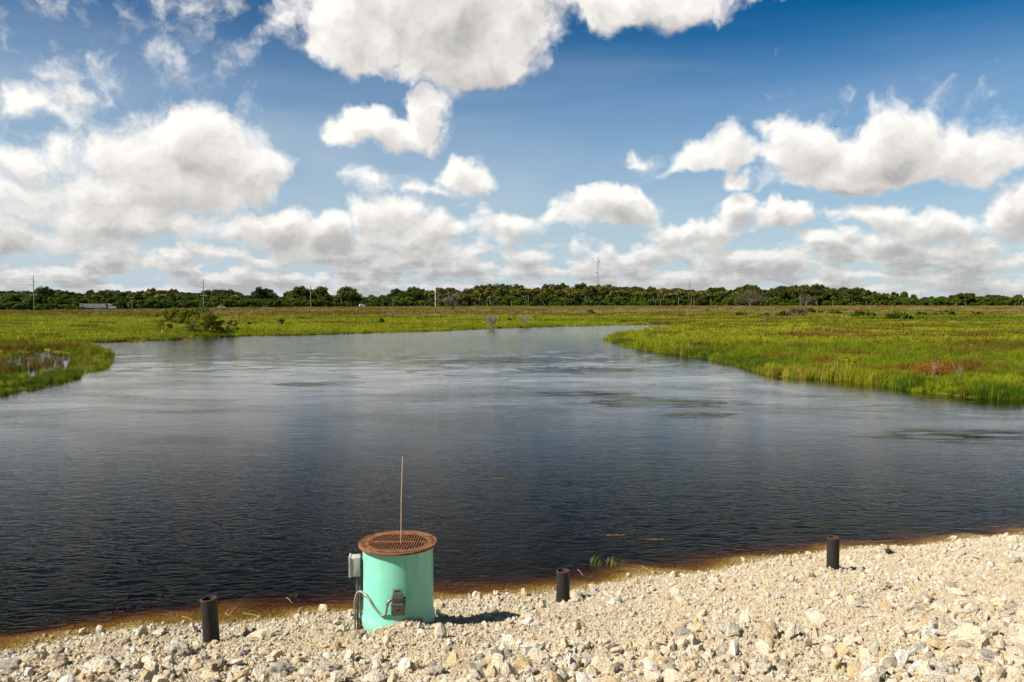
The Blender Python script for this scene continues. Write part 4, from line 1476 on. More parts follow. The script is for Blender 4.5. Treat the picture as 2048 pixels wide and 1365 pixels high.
def dead_plants():
    # mossy dead tree
    rnd = random.Random(4)
    D = 365
    p = at(906, D)
    root = empty("dead_tree", p, 0, label="grey moss-hung half-dead tree standing in the dry grass before the far wood", cat="tree")
    b = MB(); tips = []
    for k in range(4):
        d = Vector((rnd.uniform(-.6, .6), rnd.uniform(-.5, .5), 1)).normalized()
        grow(b, Vector((rnd.uniform(-.4, .4), 0, -.3)), d, 3.2, .26, 4, rnd, .66, tips=tips, kids=(2, 3))
    b.build("trunk", M['dead_wood'], root)
    r = np.random.default_rng(5)
    T = np.array([t[:] for t in tips]); T = T[r.integers(0, len(T), 900)]  # moss hangs from the twigs
    P = T + r.normal(0, .32, T.shape) + np.stack([np.zeros(900), np.zeros(900), -r.uniform(0, 1.1, 900)], 1)
    V, f, c = cards(P, np.stack([r.normal(0, 1, 900), r.normal(0, 1, 900), r.normal(0, .3, 900)], 1), .55, r)
    link_mesh("moss", mesh_np("moss", V, f, c, [M['moss']]), root)
    T2 = np.array([t[:] for t in tips]); T2 = T2[T2[:, 2] < 4.5]
    T2 = T2[r.integers(0, len(T2), 500)] + r.normal(0, .35, (500, 3))
    V, f, c = cards(T2, r.normal(0, 1, (500, 3)), .34, r)
    link_mesh("leaves", mesh_np("leaves", V, f, c, [M['oak_leaf']]), root)
    for (px, yb, wpx, hpx, n, lab) in [(983, 657, 34, 30, 13, "larger bare grey twiggy bush on the far bank at the water's edge"),
                                       (1053, 652, 22, 22, 8, "smaller bare grey bush on the far bank, right of the larger one")]:
        p = at_y(px, yb); D = p.y
        h = hpx / F * D
        b = MB()
        for k in range(n):
            a = rnd.uniform(0, 6.28)
            d = Vector((math.cos(a) * rnd.uniform(.1, .75), math.sin(a) * .5, 1)).normalized()
            grow(b, Vector((rnd.uniform(-.3, .3), rnd.uniform(-.3, .3), -.3)), d, h * .45, .045, 3, rnd, .5, kids=(2, 4))
        o = b.build("bare_bush", M['dead_wood'], None, loc=p)
        tag(o, lab, "bush", "bare bushes on the far bank")
    # tall dead stalks on the right bank
    for px, yb, hpx, lab in [(1672, 746, 46, "thin bare dead stalk standing above the feathery bush on the right bank"),
                             (1916, 770, 44, "bare branching grey stalk at the right end of the rusty bush"),
                             (1862, 765, 40, "bare grey stalk rising out of the middle of the rusty bush"),
                             (1652, 752, 28, "short bare dead twig low on the right bank")]:
        p = at_y(px, yb); D = p.y; h = hpx / F * D
        b = MB()
        grow(b, Vector((0, 0, -.2)), Vector((.1, 0, 1)).normalized(), h * .6, .014, 3, rnd, .4, kids=(1, 3))
        o = b.build("dead_stalk", M['dead_wood'], None, loc=p); tag(o, lab, "dead stalk", "dead stalks on the right bank")


dead_plants()

# ------------------------------------------------------------------ poles, wires, towers
M['pole_wood'] = simple_mat("weathered_pole_wood", (.13, .11, .085), (.24, .21, .17), 3, .85, .2, .02)
M['pole_conc'] = simple_mat("white_concrete_pole", (.58, .57, .54), (.68, .67, .64), 3, .8, .1, .02)
M['mast'] = simple_mat("grey_mast_steel", (.16, .16, .16), (.24, .24, .24), 3, .6, 0)
M['mast_pink'] = simple_mat("faded_red_steel", (.35, .20, .17), (.48, .33, .29), 3, .6, 0)
M['insul'] = simple_mat("pale_insulator", (.40, .38, .35), (.5, .48, .45), 3, .4, 0)


def utility():
    tops = {}
    def base(px, off=9):
        D = float(np.interp(px, CREST_X, CREST_D)) + off
        p = at(px, D)
        return p, D
    def ztop(y, D): return CAMH + (606.5 - y) / F * D
    for px, yt, lab in [(69, 551.5, "tallest armed wooden utility pole, at the left edge of the photo"),
                        (408, 559, "armed wooden utility pole, second from left, right of the truck")]:
        p, D = base(px)
        H = ztop(yt, D) - p.z
        root = empty("utility_pole", p, R(10), label=lab, cat="utility pole", group="utility poles along the road")
        b = MB(); b.tube([(0, 0, -1), (0, 0, H * .5), (0, 0, H)], [.24, .20, .15], 10); b.build("pole", M['pole_wood'], root, smooth=True)
        arms = [(-1, .87), (1, .80), (-1, .72)]
        tops[px] = []
        for s, f in arms:
            b = MB(); b.tube([(0, 0, H * f), (s * 1.75, 0, H * f + .22)], [.10, .07], 6)
            a = b.build("arm", M['pole_wood'], root)
            b = MB(); b.tube([(s * 1.7, 0, H * f + .2), (s * 1.7, 0, H * f + .5)], [.07, .07], 6); b.build("insulator", M['insul'], a)
            tops[px].append(Vector((p.x + s * 1.7, p.y, p.z + H * f + .5)))
        b = MB(); b.box((0, -.2, H * .45), (3.7, .13, .17)); ca = b.build("crossarm", M['insul'], root)
        for s in (-1.7, -1.1, 1.1, 1.7):
            b = MB(); b.tube([(s, -.2, H * .45 + .08), (s, -.2, H * .45 + .34)], .05, 6); b.build("insulator", M['insul'], ca)
        tops[px] += [Vector((p.x + s, p.y - .2, p.z + H * .45 + .34)) for s in (-1.7, 1.7)]
    for px, yt, lab, mat, cf, cw in [(622, 571, "bare grey utility pole with a short low crossarm, centre left", 'pole_wood', .33, 1.6),
                                     (871, 574.5, "white concrete utility pole with a low crossarm, left of the dead tree", 'pole_conc', .36, 2.0)]:
        p, D = base(px)
        H = ztop(yt, D) - p.z
        root = empty("utility_pole", p, R(10), label=lab, cat="utility pole", group="utility poles along the road")
        b = MB(); b.tube([(0, 0, -1), (0, 0, H * .5), (0, 0, H)], [.30, .26, .20], 10); b.build("pole", M[mat], root, smooth=True)
        b = MB(); b.box((0, -.25, H * cf), (cw, .2, .3)); b.build("crossarm", M[mat], root)
        tops[px] = [Vector((p.x + s * .35, p.y, p.z + H * f)) for s, f in ((-1, .98), (1, .90), (-1, .82))] + \
                   [Vector((p.x + s * cw / 2, p.y - .25, p.z + H * cf + .2)) for s in (-1, 1)]
        b = MB()
        for s, f in ((-1, .98), (1, .90), (-1, .82)): b.tube([(0, 0, H * f), (s * .4, 0, H * f)], .06, 6)
        b.build("insulator", M['insul'], root)
    for px, yt, lab in [(265, 595.3, "small T-shaped pole between the truck and the second armed pole"),
                        (787, 601.5, "small low pole with a short top bar left of the white pole")]:
        p, D = base(px, 6)
        H = ztop(yt, D) - p.z
        root = empty("small_pole", p, R(8), label=lab, cat="utility pole")
        b = MB(); b.tube([(0, 0, -.5), (0, 0, H)], [.15, .12], 8); b.build("pole", M['pole_wood'], root, smooth=True)
        b = MB(); b.box((0, -.15, H - .12), (2.3, .14, .18)); b.build("crossarm", M['insul'], root)
    # wires
    order = [69, 408, 622, 871]
    pos = ["top-left", "upper right", "third", "lower left crossarm", "lower right crossarm"]
    for i in range(5):
        P = [tops[k][i] for k in order]
        d = P[0] - P[1]
        P = [P[0] + d * 1.2] + P + [P[-1] + (P[-1] - P[-2]) * 1.3]
        pts = []
        for a, c in zip(P[:-1], P[1:]):
            for k in range(12):
                t = k / 12
                q = a.lerp(c, t); q.z -= 4 * t * (1 - t) * 1.2
                pts.append(q)
        pts.append(P[-1])
        b = MB(); b.tube(pts, .022, 4)
        o = b.build("power_line", M['mast'])
        tag(o, "thin dark power line along the %s of the poles" %
            ["highest left arms", "right-hand arms", "lower left arms", "left ends of the low crossarms", "right ends of the low crossarms"][i], "power line", "power lines")
    # lattice mast
    D = 760
    x = (1195.5 - 1024) / F * D
    zt = CAMH + (606.5 - 512) / F * D
    root = empty("lattice_mast", (x, D, 2), R(15), label="tall slender lattice radio mast rising behind the wood near the centre", cat="radio mast")
    H = zt - 2
    w = .95
    c3 = [Vector((w * math.cos(R(a)), w * math.sin(R(a)), 0)) for a in (90, 210, 330)]
    b = MB()
    for c in c3: b.tube([c, c + Vector((0, 0, H - 2))], .085, 5)
    n = 22
    for k in range(n):
        z0 = (H - 2) * k / n; z1 = (H - 2) * (k + 1) / n
        for j in range(3):
            a, c = c3[j], c3[(j + 1) % 3]
            b.tube([a + Vector((0, 0, z0)), c + Vector((0, 0, z1))], .05, 4, caps=False)
            b.tube([a + Vector((0, 0, z1)), c + Vector((0, 0, z1))], .05, 4, caps=False)
    b.build("lattice", M['mast'], root)
    b = MB(); b.tube([(0, 0, H - 2), (0, 0, H + .6)], .12, 6); b.build("top_spike", M['mast'], root)
    for z, s in ((.88, 1), (.66, -1)):
        b = MB(); b.lathe([(0, 0), (.5, .08), (.8, .3), (.8, .36), (.45, .16), (0, .08)], 16)
        o = b.build("dish", M['mast'], root, smooth=True); o.rotation_euler = (R(90), 0, R(30 * s)); o.location = (s * 1.3, -.4, H * z)
    # antenna tower
    D = 740
    x = (1377 - 1024) / F * D
    zt = CAMH + (606.5 - 560.5) / F * D
    root = empty("antenna_tower", (x, D, 2), 0, label="short mobile phone tower with a ring of panel antennas behind the wood", cat="antenna tower")
    H = zt - 2
    b = MB(); b.tube([(0, 0, -1), (0, 0, H - 2.6), (0, 0, H)], [.42, .30, .12], 10); b.build("pole", M['mast_pink'], root, smooth=True)
    for z in (H - 3.2, H - 5.4):
        b = MB()
        for k in range(3):
            a = R(120 * k + 30); a2 = R(120 * k + 150)
            p0 = Vector((2.0 * math.cos(a), 2.0 * math.sin(a), z)); p1 = Vector((2.0 * math.cos(a2), 2.0 * math.sin(a2), z))
            b.tube([p0, p1], .09, 5); b.tube([(0, 0, z), (p0 + p1) / 2], .09, 5)
        fr = b.build("antenna_frame", M['mast_pink'], root)
        for k in range(3):
            a = R(120 * k + 30); a2 = R(120 * k + 150)
            for t in (.1, .5, .9):
                p = Vector((2.0 * math.cos(a), 2.0 * math.sin(a), z)).lerp(Vector((2.0 * math.cos(a2), 2.0 * math.sin(a2), z)), t)
                b = MB(); b.box(p, (.22, .22, 1.5), (0, 0, a)); b.build("antenna_panel", M['insul'], fr, bevel=.02)
    for px, yt, D, lab in [(1259, 566.5, 730, "thin bare mast tip just above the trees right of the lattice mast"),
                           (1840, 583, 800, "hair-thin distant mast above the gap at far right")]:
        x = (px - 1024) / F * D; zt = CAMH + (606.5 - yt) / F * D
        b = MB(); b.tube([(0, 0, -1), (0, 0, (zt - 2) * .6), (0, 0, zt - 2)], [.28, .2, .12], 7)
        b.tube([(-.5, 0, zt - 5), (.5, 0, zt - 5)], .07, 5)
        o = b.build("thin_mast", M['mast'], None, smooth=True, loc=(x, D, 2)); tag(o, lab, "mast")


utility()

# ------------------------------------------------------------------ road and vehicles
M['asphalt'] = simple_mat("asphalt", (.045, .045, .045), (.06, .06, .058), 1, .9, .1, .01)
M['trailer'] = simple_mat("silver_trailer_panels", (.62, .62, .60), (.78, .78, .76), .8, .45, .1, .02, .1)
M['white_paint'] = simple_mat("white_vehicle_paint", (.72, .72, .70), (.80, .80, .78), 1, .3, 0)
M['rear_doors'] = simple_mat("dirty_white_doors", (.55, .48, .42), (.68, .60, .54), 2, .5, 0)
M['red_mark'] = simple_mat("red_marking", (.40, .10, .06), (.5, .16, .1), 2, .5, 0)
M['tyre'] = simple_mat("tyre_rubber", (.012, .012, .012), (.02, .02, .02), 8, .85, .1)
M['rim'] = simple_mat("wheel_rim", (.4, .4, .4), (.5, .5, .5), 8, .4, 0, metallic=.6)
M['dark_glass'] = simple_mat("vehicle_glass", (.01, .012, .014), (.02, .022, .024), 3, .08, 0)
M['tarp'] = simple_mat("dark_tarp", (.05, .05, .05), (.09, .085, .08), 2, .8, .1)
M['yellow'] = simple_mat("yellow_marker", (.55, .50, .08), (.62, .56, .1), 2, .6, 0)


def road_and_vehicles():
    pts = []
    for px in range(-400, 2700, 60):
        D = float(np.interp(px, CREST_X, CREST_D)) + 18
        pts.append(((px - 1024) / F * D, D))
    me_v = []; fs = []
    for i, (x, y) in enumerate(pts):
        a = pts[max(i - 1, 0)]; c = pts[min(i + 1, len(pts) - 1)]
        d = Vector((c[0] - a[0], c[1] - a[1], 0)).normalized(); nrm = Vector((-d.y, d.x, 0))
        for s in (-3.6, 3.6):
            q = Vector((x, y, 0)) + nrm * s
            me_v.append((q.x, q.y, max(h1(q.x, q.y), h1(x, y)) + .05))
    for i in range(len(pts) - 1):
        fs.append((2 * i, 2 * i + 2, 2 * i + 3, 2 * i + 1))
    b = MB(); b.add(me_v, fs); o = b.build("road", M['asphalt']); tag(o, kind="structure")
    # truck
    px0 = 188
    D = float(np.interp(px0, CREST_X, CREST_D)) + 18
    p = at(px0, D); z = p.z + .06
    root = empty("grain_truck", (p.x, p.y, z), R(24), label="long silver grain trailer truck with a white cab driving right along the road", cat="truck")
    L = 12.8
    b = MB()
    zb, zt = 1.15, 3.35
    # hopper body: sloped ends
    for y in (-1.25, 1.25): pass
    vs = [(-L / 2, -1.25, zb), (L / 2 - .4, -1.25, zb), (L / 2, -1.25, zt), (-L / 2, -1.25, zt), (-L / 2, 1.25, zb), (L / 2 - .4, 1.25, zb), (L / 2, 1.25, zt), (-L / 2, 1.25, zt)]
    b.add(vs, [(0, 1, 2, 3), (4, 7, 6, 5), (0, 3, 7, 4), (1, 5, 6, 2), (0, 4, 5, 1), (3, 2, 6, 7)])
    for k in range(17):
        b.box((-L / 2 + .5 + k * (L - 1.2) / 16, -1.28, (zb + zt) / 2), (.09, .06, zt - zb - .1))
    tr = b.build("trailer", M['trailer'], root)
    b = MB(); b.box((0, 0, zt + .07), (L + .1, 2.56, .14)); b.build("tarp", M['tarp'], tr)
    b = MB(); b.box((-L / 2 - .04, 0, (zb + zt) / 2), (.06, 2.4, zt - zb - .1)); b.box((-L / 2 + .8, -1.33, (zb + zt) / 2), (1.5, .05, zt - zb - .15))
    b.build("rear_door", M['rear_doors'], tr)
    b = MB(); b.box((L / 2 - .5, -1.33, 2.6), (.7, .04, .9)); b.build("front_marking", M['red_mark'], tr)
    b = MB(); b.box((-.3, 0, .98), (L - .8, 1.0, .22)); b.build("chassis", M['tyre'], root)
    # cab
    cx = L / 2 + 2.0
    b = MB()
    prof = [(-1.5, .7), (2.4, .7), (2.45, 1.2), (2.3, 1.75), (.75, 1.95), (.35, 2.9), (.1, 3.1), (-1.5, 3.2)]
    n = len(prof)
    vs = [(cx + a, y, c) for y in (-1.15, 1.15) for a, c in prof]
    b.add(vs, [tuple(range(n)), tuple(range(2 * n - 1, n - 1, -1))] + [(i, (i + 1) % n, n + (i + 1) % n, n + i) for i in range(n)])
    cab = b.build("cab", M['white_paint'], root, bevel=.06)
    b = MB(); b.box((cx - .25, -1.16, 2.45), (.75, .03, .6)); b.box((cx - .25, 1.16, 2.45), (.75, .03, .6)); b.build("side_window", M['dark_glass'], cab)
    b = MB(); b.box((cx + .60, 0, 2.42), (.04, 2.0, .75), (0, R(-22), 0)); b.build("windscreen", M['dark_glass'], cab)
    b = MB(); b.box((cx + 2.48, -.8, 1.15), (.06, .3, .2)); b.box((cx + 2.48, .8, 1.15), (.06, .3, .2)); b.build("headlight", M['glass'], cab)
    b = MB(); b.tube([(cx - 1.4, -1.0, 1.0), (cx - 1.4, -1.0, 3.7)], .08, 8); b.build("exhaust_stack", M['rim'], cab, smooth=True)
    for wx in (-L / 2 + 1.1, -L / 2 + 2.35, L / 2 - .2, L / 2 + 1.05, cx + 1.65):
        for s in (-1, 1):
            b = MB(); b.tube([(wx, s * .85, .5), (wx, s * 1.22, .5)], .52, 20)
            w = b.build("wheel", M['tyre'], root, smooth=True)
            b = MB(); b.tube([(wx, s * 1.2, .5), (wx, s * 1.235, .5)], .26, 14); b.build("rim", M['rim'], w, smooth=True)
    # small cars, mostly hidden behind the road's verge
    for px, mat, lab in [(445, 'white_paint', "white car roof just showing above the verge right of the second armed pole"),
                         (531, 'midgrey', "dark car half hidden behind the verge left of the bare grey pole"),
                         (725, 'white_paint', "distant white van at the wood's foot between the bare and the white poles")]:
        D = float(np.interp(px, CREST_X, CREST_D)) + 18
        p = at(px, D)
        root = empty("parked_car", (p.x, p.y, p.z + .06), R(20), label=lab, cat="van" if px == 725 else "car", group="small vehicles on the road")
        van = px == 725
        hh = 1.0 if van else 0
        prof = [(-2.2, .3), (2.2, .3), (2.25, .75), (2.1, .95 + hh * .3), (1.2, 1.05 + hh * .5), (.5, 1.5 + hh * .6), (-1.2, 1.52 + hh * .7), (-1.9, 1.1 + hh), (-2.25, .95)]
        n = len(prof); b = MB()
        vs = [(a, y, c) for y in (-.9, .9) for a, c in prof]
        b.add(vs, [tuple(range(n)), tuple(range(2 * n - 1, n - 1, -1))] + [(i, (i + 1) % n, n + (i + 1) % n, n + i) for i in range(n)])
        body = b.build("body", M[mat], root, bevel=.05)
        b = MB(); b.box((-.35, -.905, 1.25), (1.5, .02, .3)); b.box((-.35, .905, 1.25), (1.5, .02, .3)); b.build("window", M['dark_glass'], body)
        for wx in (-1.35, 1.4):
            for s in (-1, 1):
                b = MB(); b.tube([(wx, s * .7, .33), (wx, s * .92, .33)], .33, 16); b.build("wheel", M['tyre'], root, smooth=True)
    # yellow delineator on the verge
    p = at(436, 455)
    b = MB(); b.tube([(0, 0, -.3), (0, 0, 1.2)], .06, 8); b.box((0, -.03, 1.25), (.45, .04, .45), (0, R(45), 0))
    o = b.build("road_marker", M['yellow'], None, loc=p); tag(o, "small yellow road marker on the verge left of the white car roof", "road marker")


road_and_vehicles()

# ------------------------------------------------------------------ small plants by the water, bird
M['sprig'] = leaf_mat("water_sprig_leaf", (.07, .10, .012), (.11, .14, .018), (.15, .18, .03), .35, 5)
M['drift'] = simple_mat("floating_brown_debris", (.16, .10, .04), (.26, .17, .07), 20, .9, .3, .01)
M['root_mud'] = simple_mat("black_root_mud", (.008, .007, .005), (.02, .016, .012), 30, .9, .5, .01)
M['twig'] = simple_mat("straw_twig", (.34, .24, .12), (.44, .33, .18), 20, .8, .1)


def blade(b, p, d, L, w, bend, up=Vector((0, 0, 1))):
    side = d.cross(up)
    if side.length < .01: side = Vector((1, 0, 0))
    side.normalize()
    pts = []
    for k in range(5):
        t = k / 4
        c = p + d * L * t + bend * (t * t)
        ww = w * max(1 - t, 0.0) ** .6 * (.6 + .8 * min(t * 3, 1)) * .5
        pts.append((c - side * ww, c + side * ww + up * ww * .3))
    vs = [q for pr in pts for q in pr]
    b.add(vs, [(2 * k, 2 * k + 1, 2 * k + 3, 2 * k + 2) for k in range(4)])


def water_plants():
    rnd = random.Random(9)
    # sprig cluster standing in the water right of the middle post
    for px, py, n, spread, L, lab in [(1215, 1130, 26, .30, .16, "sparse bright green water grass poking up right of the middle pipe stub"),
                                      (1186, 1120, 4, .05, .08, "single tiny green sprout left of the water grass"),
                                      (592, 1190, 7, .14, .07, "faint green floating weed left of the teal pipe"),
                                      (155, 1252, 5, .09, .08, "small green floating sprig in the dark water at lower left"),
                                      (228, 1222, 6, .06, .09, "dark sprig in the water, left of the leftmost pipe stub"),
                                      (352, 1254, 4, .03, .07, "bright green sprout at the waterline left of the leftmost pipe stub"),
                                      (1780, 1032 + 80, 0, 0, 0, None),
                                      (2010, 1024, 5, .08, .09, "dark sprig out in the water near the right edge"),
                                      (85, 988, 6, .14, .10, "dark floating twig tuft in mid-river at the left")]:
        if lab is None: continue
        x, y = W(px, py)
        b = MB()
        for k in range(n):
            p = Vector((rnd.uniform(-1, 1) * spread, rnd.uniform(-.35, .35) * spread, -.04))
            d = Vector((rnd.uniform(-.2, .7), rnd.uniform(-.3, .3), 1)).normalized()
            blade(b, p, d, L * rnd.uniform(.7, 1.5), .013, Vector((rnd.uniform(.0, .05), 0, -.02)))
            if k % 2 == 0:
                for j in range(3):
                    dd = (d + Vector((rnd.uniform(-.9, .9), rnd.uniform(-.4, .4), .1))).normalized()
                    blade(b, p + d * L * (.3 + .22 * j), dd, L * .4, .010, Vector((0, 0, -.01)))
        dark = "dark" in lab
        o = b.build("water_sprig", M['root_mud'] if dark else M['sprig'], None, loc=(x, y, 0)); tag(o, lab, "water plant", "water plants near the gravel")
    # broad-leaved weed by the leftmost stub
    x, y = W(456, 1236)
    b = MB()
    for k in range(20):
        a = rnd.uniform(0, 6.28)
        d = Vector((math.cos(a), math.sin(a), rnd.uniform(.3, 1.2))).normalized()
        blade(b, Vector((0, 0, 0)), d, rnd.uniform(.05, .10), .018, Vector((0, 0, -.03)))
    o = b.build("water_weed", M['sprig'], None, loc=(x, y, .0)); tag(o, "green star-shaped weed floating just right of the leftmost pipe stub", "water plant")
    b = MB(); b.tube([(0, 0, 0), (.02, .05, .02), (.01, .22, .02), (.02, .36, .015)], [.004, .004, .003, .002], 5)
    b.tube([(.01, .0, .01), (-.07, .10, .01), (-.06, .3, .01)], [.004, .003, .002], 5)
    o = b.build("floating_twig", M['twig'], None, loc=(x - .03, y + .06, 0)); tag(o, "forked straw-coloured twig floating above the star-shaped weed", "twig")
    for (a, c, lab) in [((1155, 1140), (1166, 1152), "thin pale straw floating just right of the middle pipe stub's top"),
                        ((1282, 1133), (1308, 1148), "long pale straw floating right of the water grass"),
                        ((363, 1234), (385, 1242), "curved reddish straw floating left of the leftmost pipe stub"),
                        ((485, 1228), (522, 1236), "long pale straw floating right of the star-shaped weed"),
                        ((572, 1196), (584, 1208), "short crooked straw floating left of the teal pipe's conduits")]:
        p0 = Vector((*W(*a), .006)); p1 = Vector((*W(*c), .006))
        m = (p0 + p1) / 2 + Vector((0, .02, .006))
        b = MB(); b.tube([Vector((0, 0, 0)), m - p0, p1 - p0], [.003, .003, .002], 5)
        o = b.build("floating_straw", M['twig'], None, loc=p0); tag(o, lab, "straw", "floating straws")
    # brown floating debris
    for px, py, w, lab in [(1225, 1071, .28, "upper patch of brown floating debris on the water"), (1308, 1079, .24, "lower right patch of brown floating debris on the water"),
                           (1000, 957, .14, "small brown debris fleck floating in mid-river")]:
        x, y = W(px, py)
        b = MB()
        for k in range(60):
            q = Vector((rnd.gauss(0, .45) * w, rnd.gauss(0, .10) * w, .002))
            a = rnd.uniform(-.5, .5); l = rnd.uniform(.01, .05)
            b.tube([q, q + Vector((math.cos(a) * l, math.sin(a) * l, .006))], [.003, .002], 4)
        o = b.build("floating_debris", M['drift'], None, loc=(x, y, 0)); tag(o, lab, "debris", "floating debris")
    # bare dark water twigs beside the middle post
    p = at_y(1170, 1182)
    b = MB()
    for k in range(8):
        grow(b, Vector((rnd.uniform(-.04, .04), rnd.uniform(-.04, .04), -.03)), Vector((rnd.uniform(-.5, .5), .2, 1)).normalized(), .05, .0022, 2, rnd, .5)
    o = b.build("dark_twigs", M['root_mud'], None, loc=(p.x, p.y, max(p.z, -.03) + .02)); tag(o, "tuft of dark bare twigs at the waterline right of the middle pipe stub", "twigs")
    # clod with weed on the right shore
    p = at_y(1777, 1109)
    root = empty("uprooted_weed", p, 0, label="black uprooted clod with a small green leaf lying at the waterline on the right", cat="weed")
    me = stone_mesh("root_clod", 91, 3, .5, .8, M['root_mud'], .06, .12)
    link_mesh("root_clod", me, root, (0, 0, .035))
    b = MB()
    for d, L in [((-.5, .1, .8), .13), ((.1, .2, 1), .12), ((.9, -.1, .35), .13), ((.4, .1, .9), .10), ((-.8, 0, .4), .09)]:
        blade(b, Vector((0, .02, .06)), Vector(d).normalized(), L, .045, Vector((0, 0, -.03)))
    b.build("leaf", M['sprig'], root)
    # bird
    d = pxdir(1671, 254); t = 170
    b = MB()
    b.add([(-.55, 0, .12), (-.25, .1, .16), (0, .12, 0), (.25, .1, .16), (.55, 0, .12), (.25, -.06, .13), (0, -.12, 0), (-.25, -.06, .13), (0, .35, .02), (0, -.3, .0), (0, .02, -.09), (.04, .02, .05), (-.04, .02, .05)],
          [(0, 7, 1), (1, 7, 12), (1, 12, 2), (4, 3, 5), (3, 11, 5), (3, 2, 11), (12, 7, 6), (11, 6, 5), (2, 12, 8), (2, 8, 11), (6, 9, 12), (6, 11, 9), (12, 9, 11), (8, 12, 11), (10, 8, 9), (10, 9, 8), (7, 10, 5)])
    o = b.build("bird", M['root_mud'], None, loc=(d.x * t, d.y * t, CAMH + d.z * t)); tag(o, "tiny dark bird gliding in the blue sky above the right cloud", "bird")


water_plants()

# ------------------------------------------------------------------ sky and sun
SUN_DIR = Vector((-0.93, -0.37, 1.0)).normalized()
SUN_EL = math.asin(SUN_DIR.z)


def pae(px, py):
    d = pxdir(px, py).normalized()
    return math.atan2(d.x, d.y), math.asin(d.z)


BLOBS = [  # px, py, half width, half height up, half height down, weight
    (880, 20, 250, 170, 125, 1.0), (700, 60, 110, 120, 70, .8), (930, 110, 150, 80, 62, 1.0), (1040, 60, 80, 90, 70, .7), (1280, -10, 210, 70, 60, .85), (590, 30, 60, 60, 60, .28), (1560, -10, 90, 40, 30, .5), (300, 25, 60, 20, 16, .04), (395, 50, 70, 60, 40, .07), (1850, 205, 90, 14, 14, .03), (290, 180, 40, 14, 12, .0), (1275, 320, 60, 14, 12, .2),
    (395, 315, 140, 105, 72, 1.0), (480, 335, 110, 60, 58, 1.0), (300, 330, 110, 120, 85, .75), (330, 385, 190, 60, 40, .9), (180, 390, 150, 70, 70, .6), (60, 335, 100, 45, 45, .4), (115, 300, 60, 60, 50, .4),
    (85, 205, 80, 36, 42, .34), (140, 190, 50, 20, 24, .22), (80, 145, 35, 12, 10, .15),
    (725, 245, 80, 45, 40, .75), (790, 262, 90, 30, 38, .8), (865, 230, 50, 70, 62, .7),
    (930, 358, 66, 42, 36, .85), (850, 390, 90, 22, 18, .4), (760, 370, 50, 40, 40, .28), (770, 430, 90, 40, 60, .6),
    (1215, 415, 118, 56, 46, 1.1), (1120, 440, 50, 26, 20, .5),
    (1470, 425, 42, 44, 46, .95), (1440, 320, 88, 44, 32, .8), (1465, 360, 40, 20, 26, .6), (1385, 335, 70, 24, 18, .4),
    (1780, 300, 150, 82, 76, 1.15), (1620, 300, 100, 58, 62, 1.0), (1700, 345, 170, 40, 42, 1.0), (1550, 265, 42, 22, 26, .45), (1890, 320, 110, 60, 56, .75), (2000, 300, 110, 52, 44, .6),
    (1567, 442, 58, 28, 26, .9), (1750, 440, 70, 32, 26, .7), (1650, 430, 40, 16, 14, .3), (2040, 410, 66, 56, 60, .75), (1880, 455, 90, 34, 28, .6),
    (540, 450, 100, 42, 46, .75), (650, 465, 64, 42, 40, .9), (880, 465, 90, 34, 30, .6), (1010, 460, 100, 32, 30, .55), (1400, 465, 120, 22, 26, .6), (250, 440, 190, 40, 40, .65),
    (1350, 500, 90, 26, 20, .5), (1790, 495, 90, 28, 22, .7), (40, 480, 80, 34, 30, .6)]


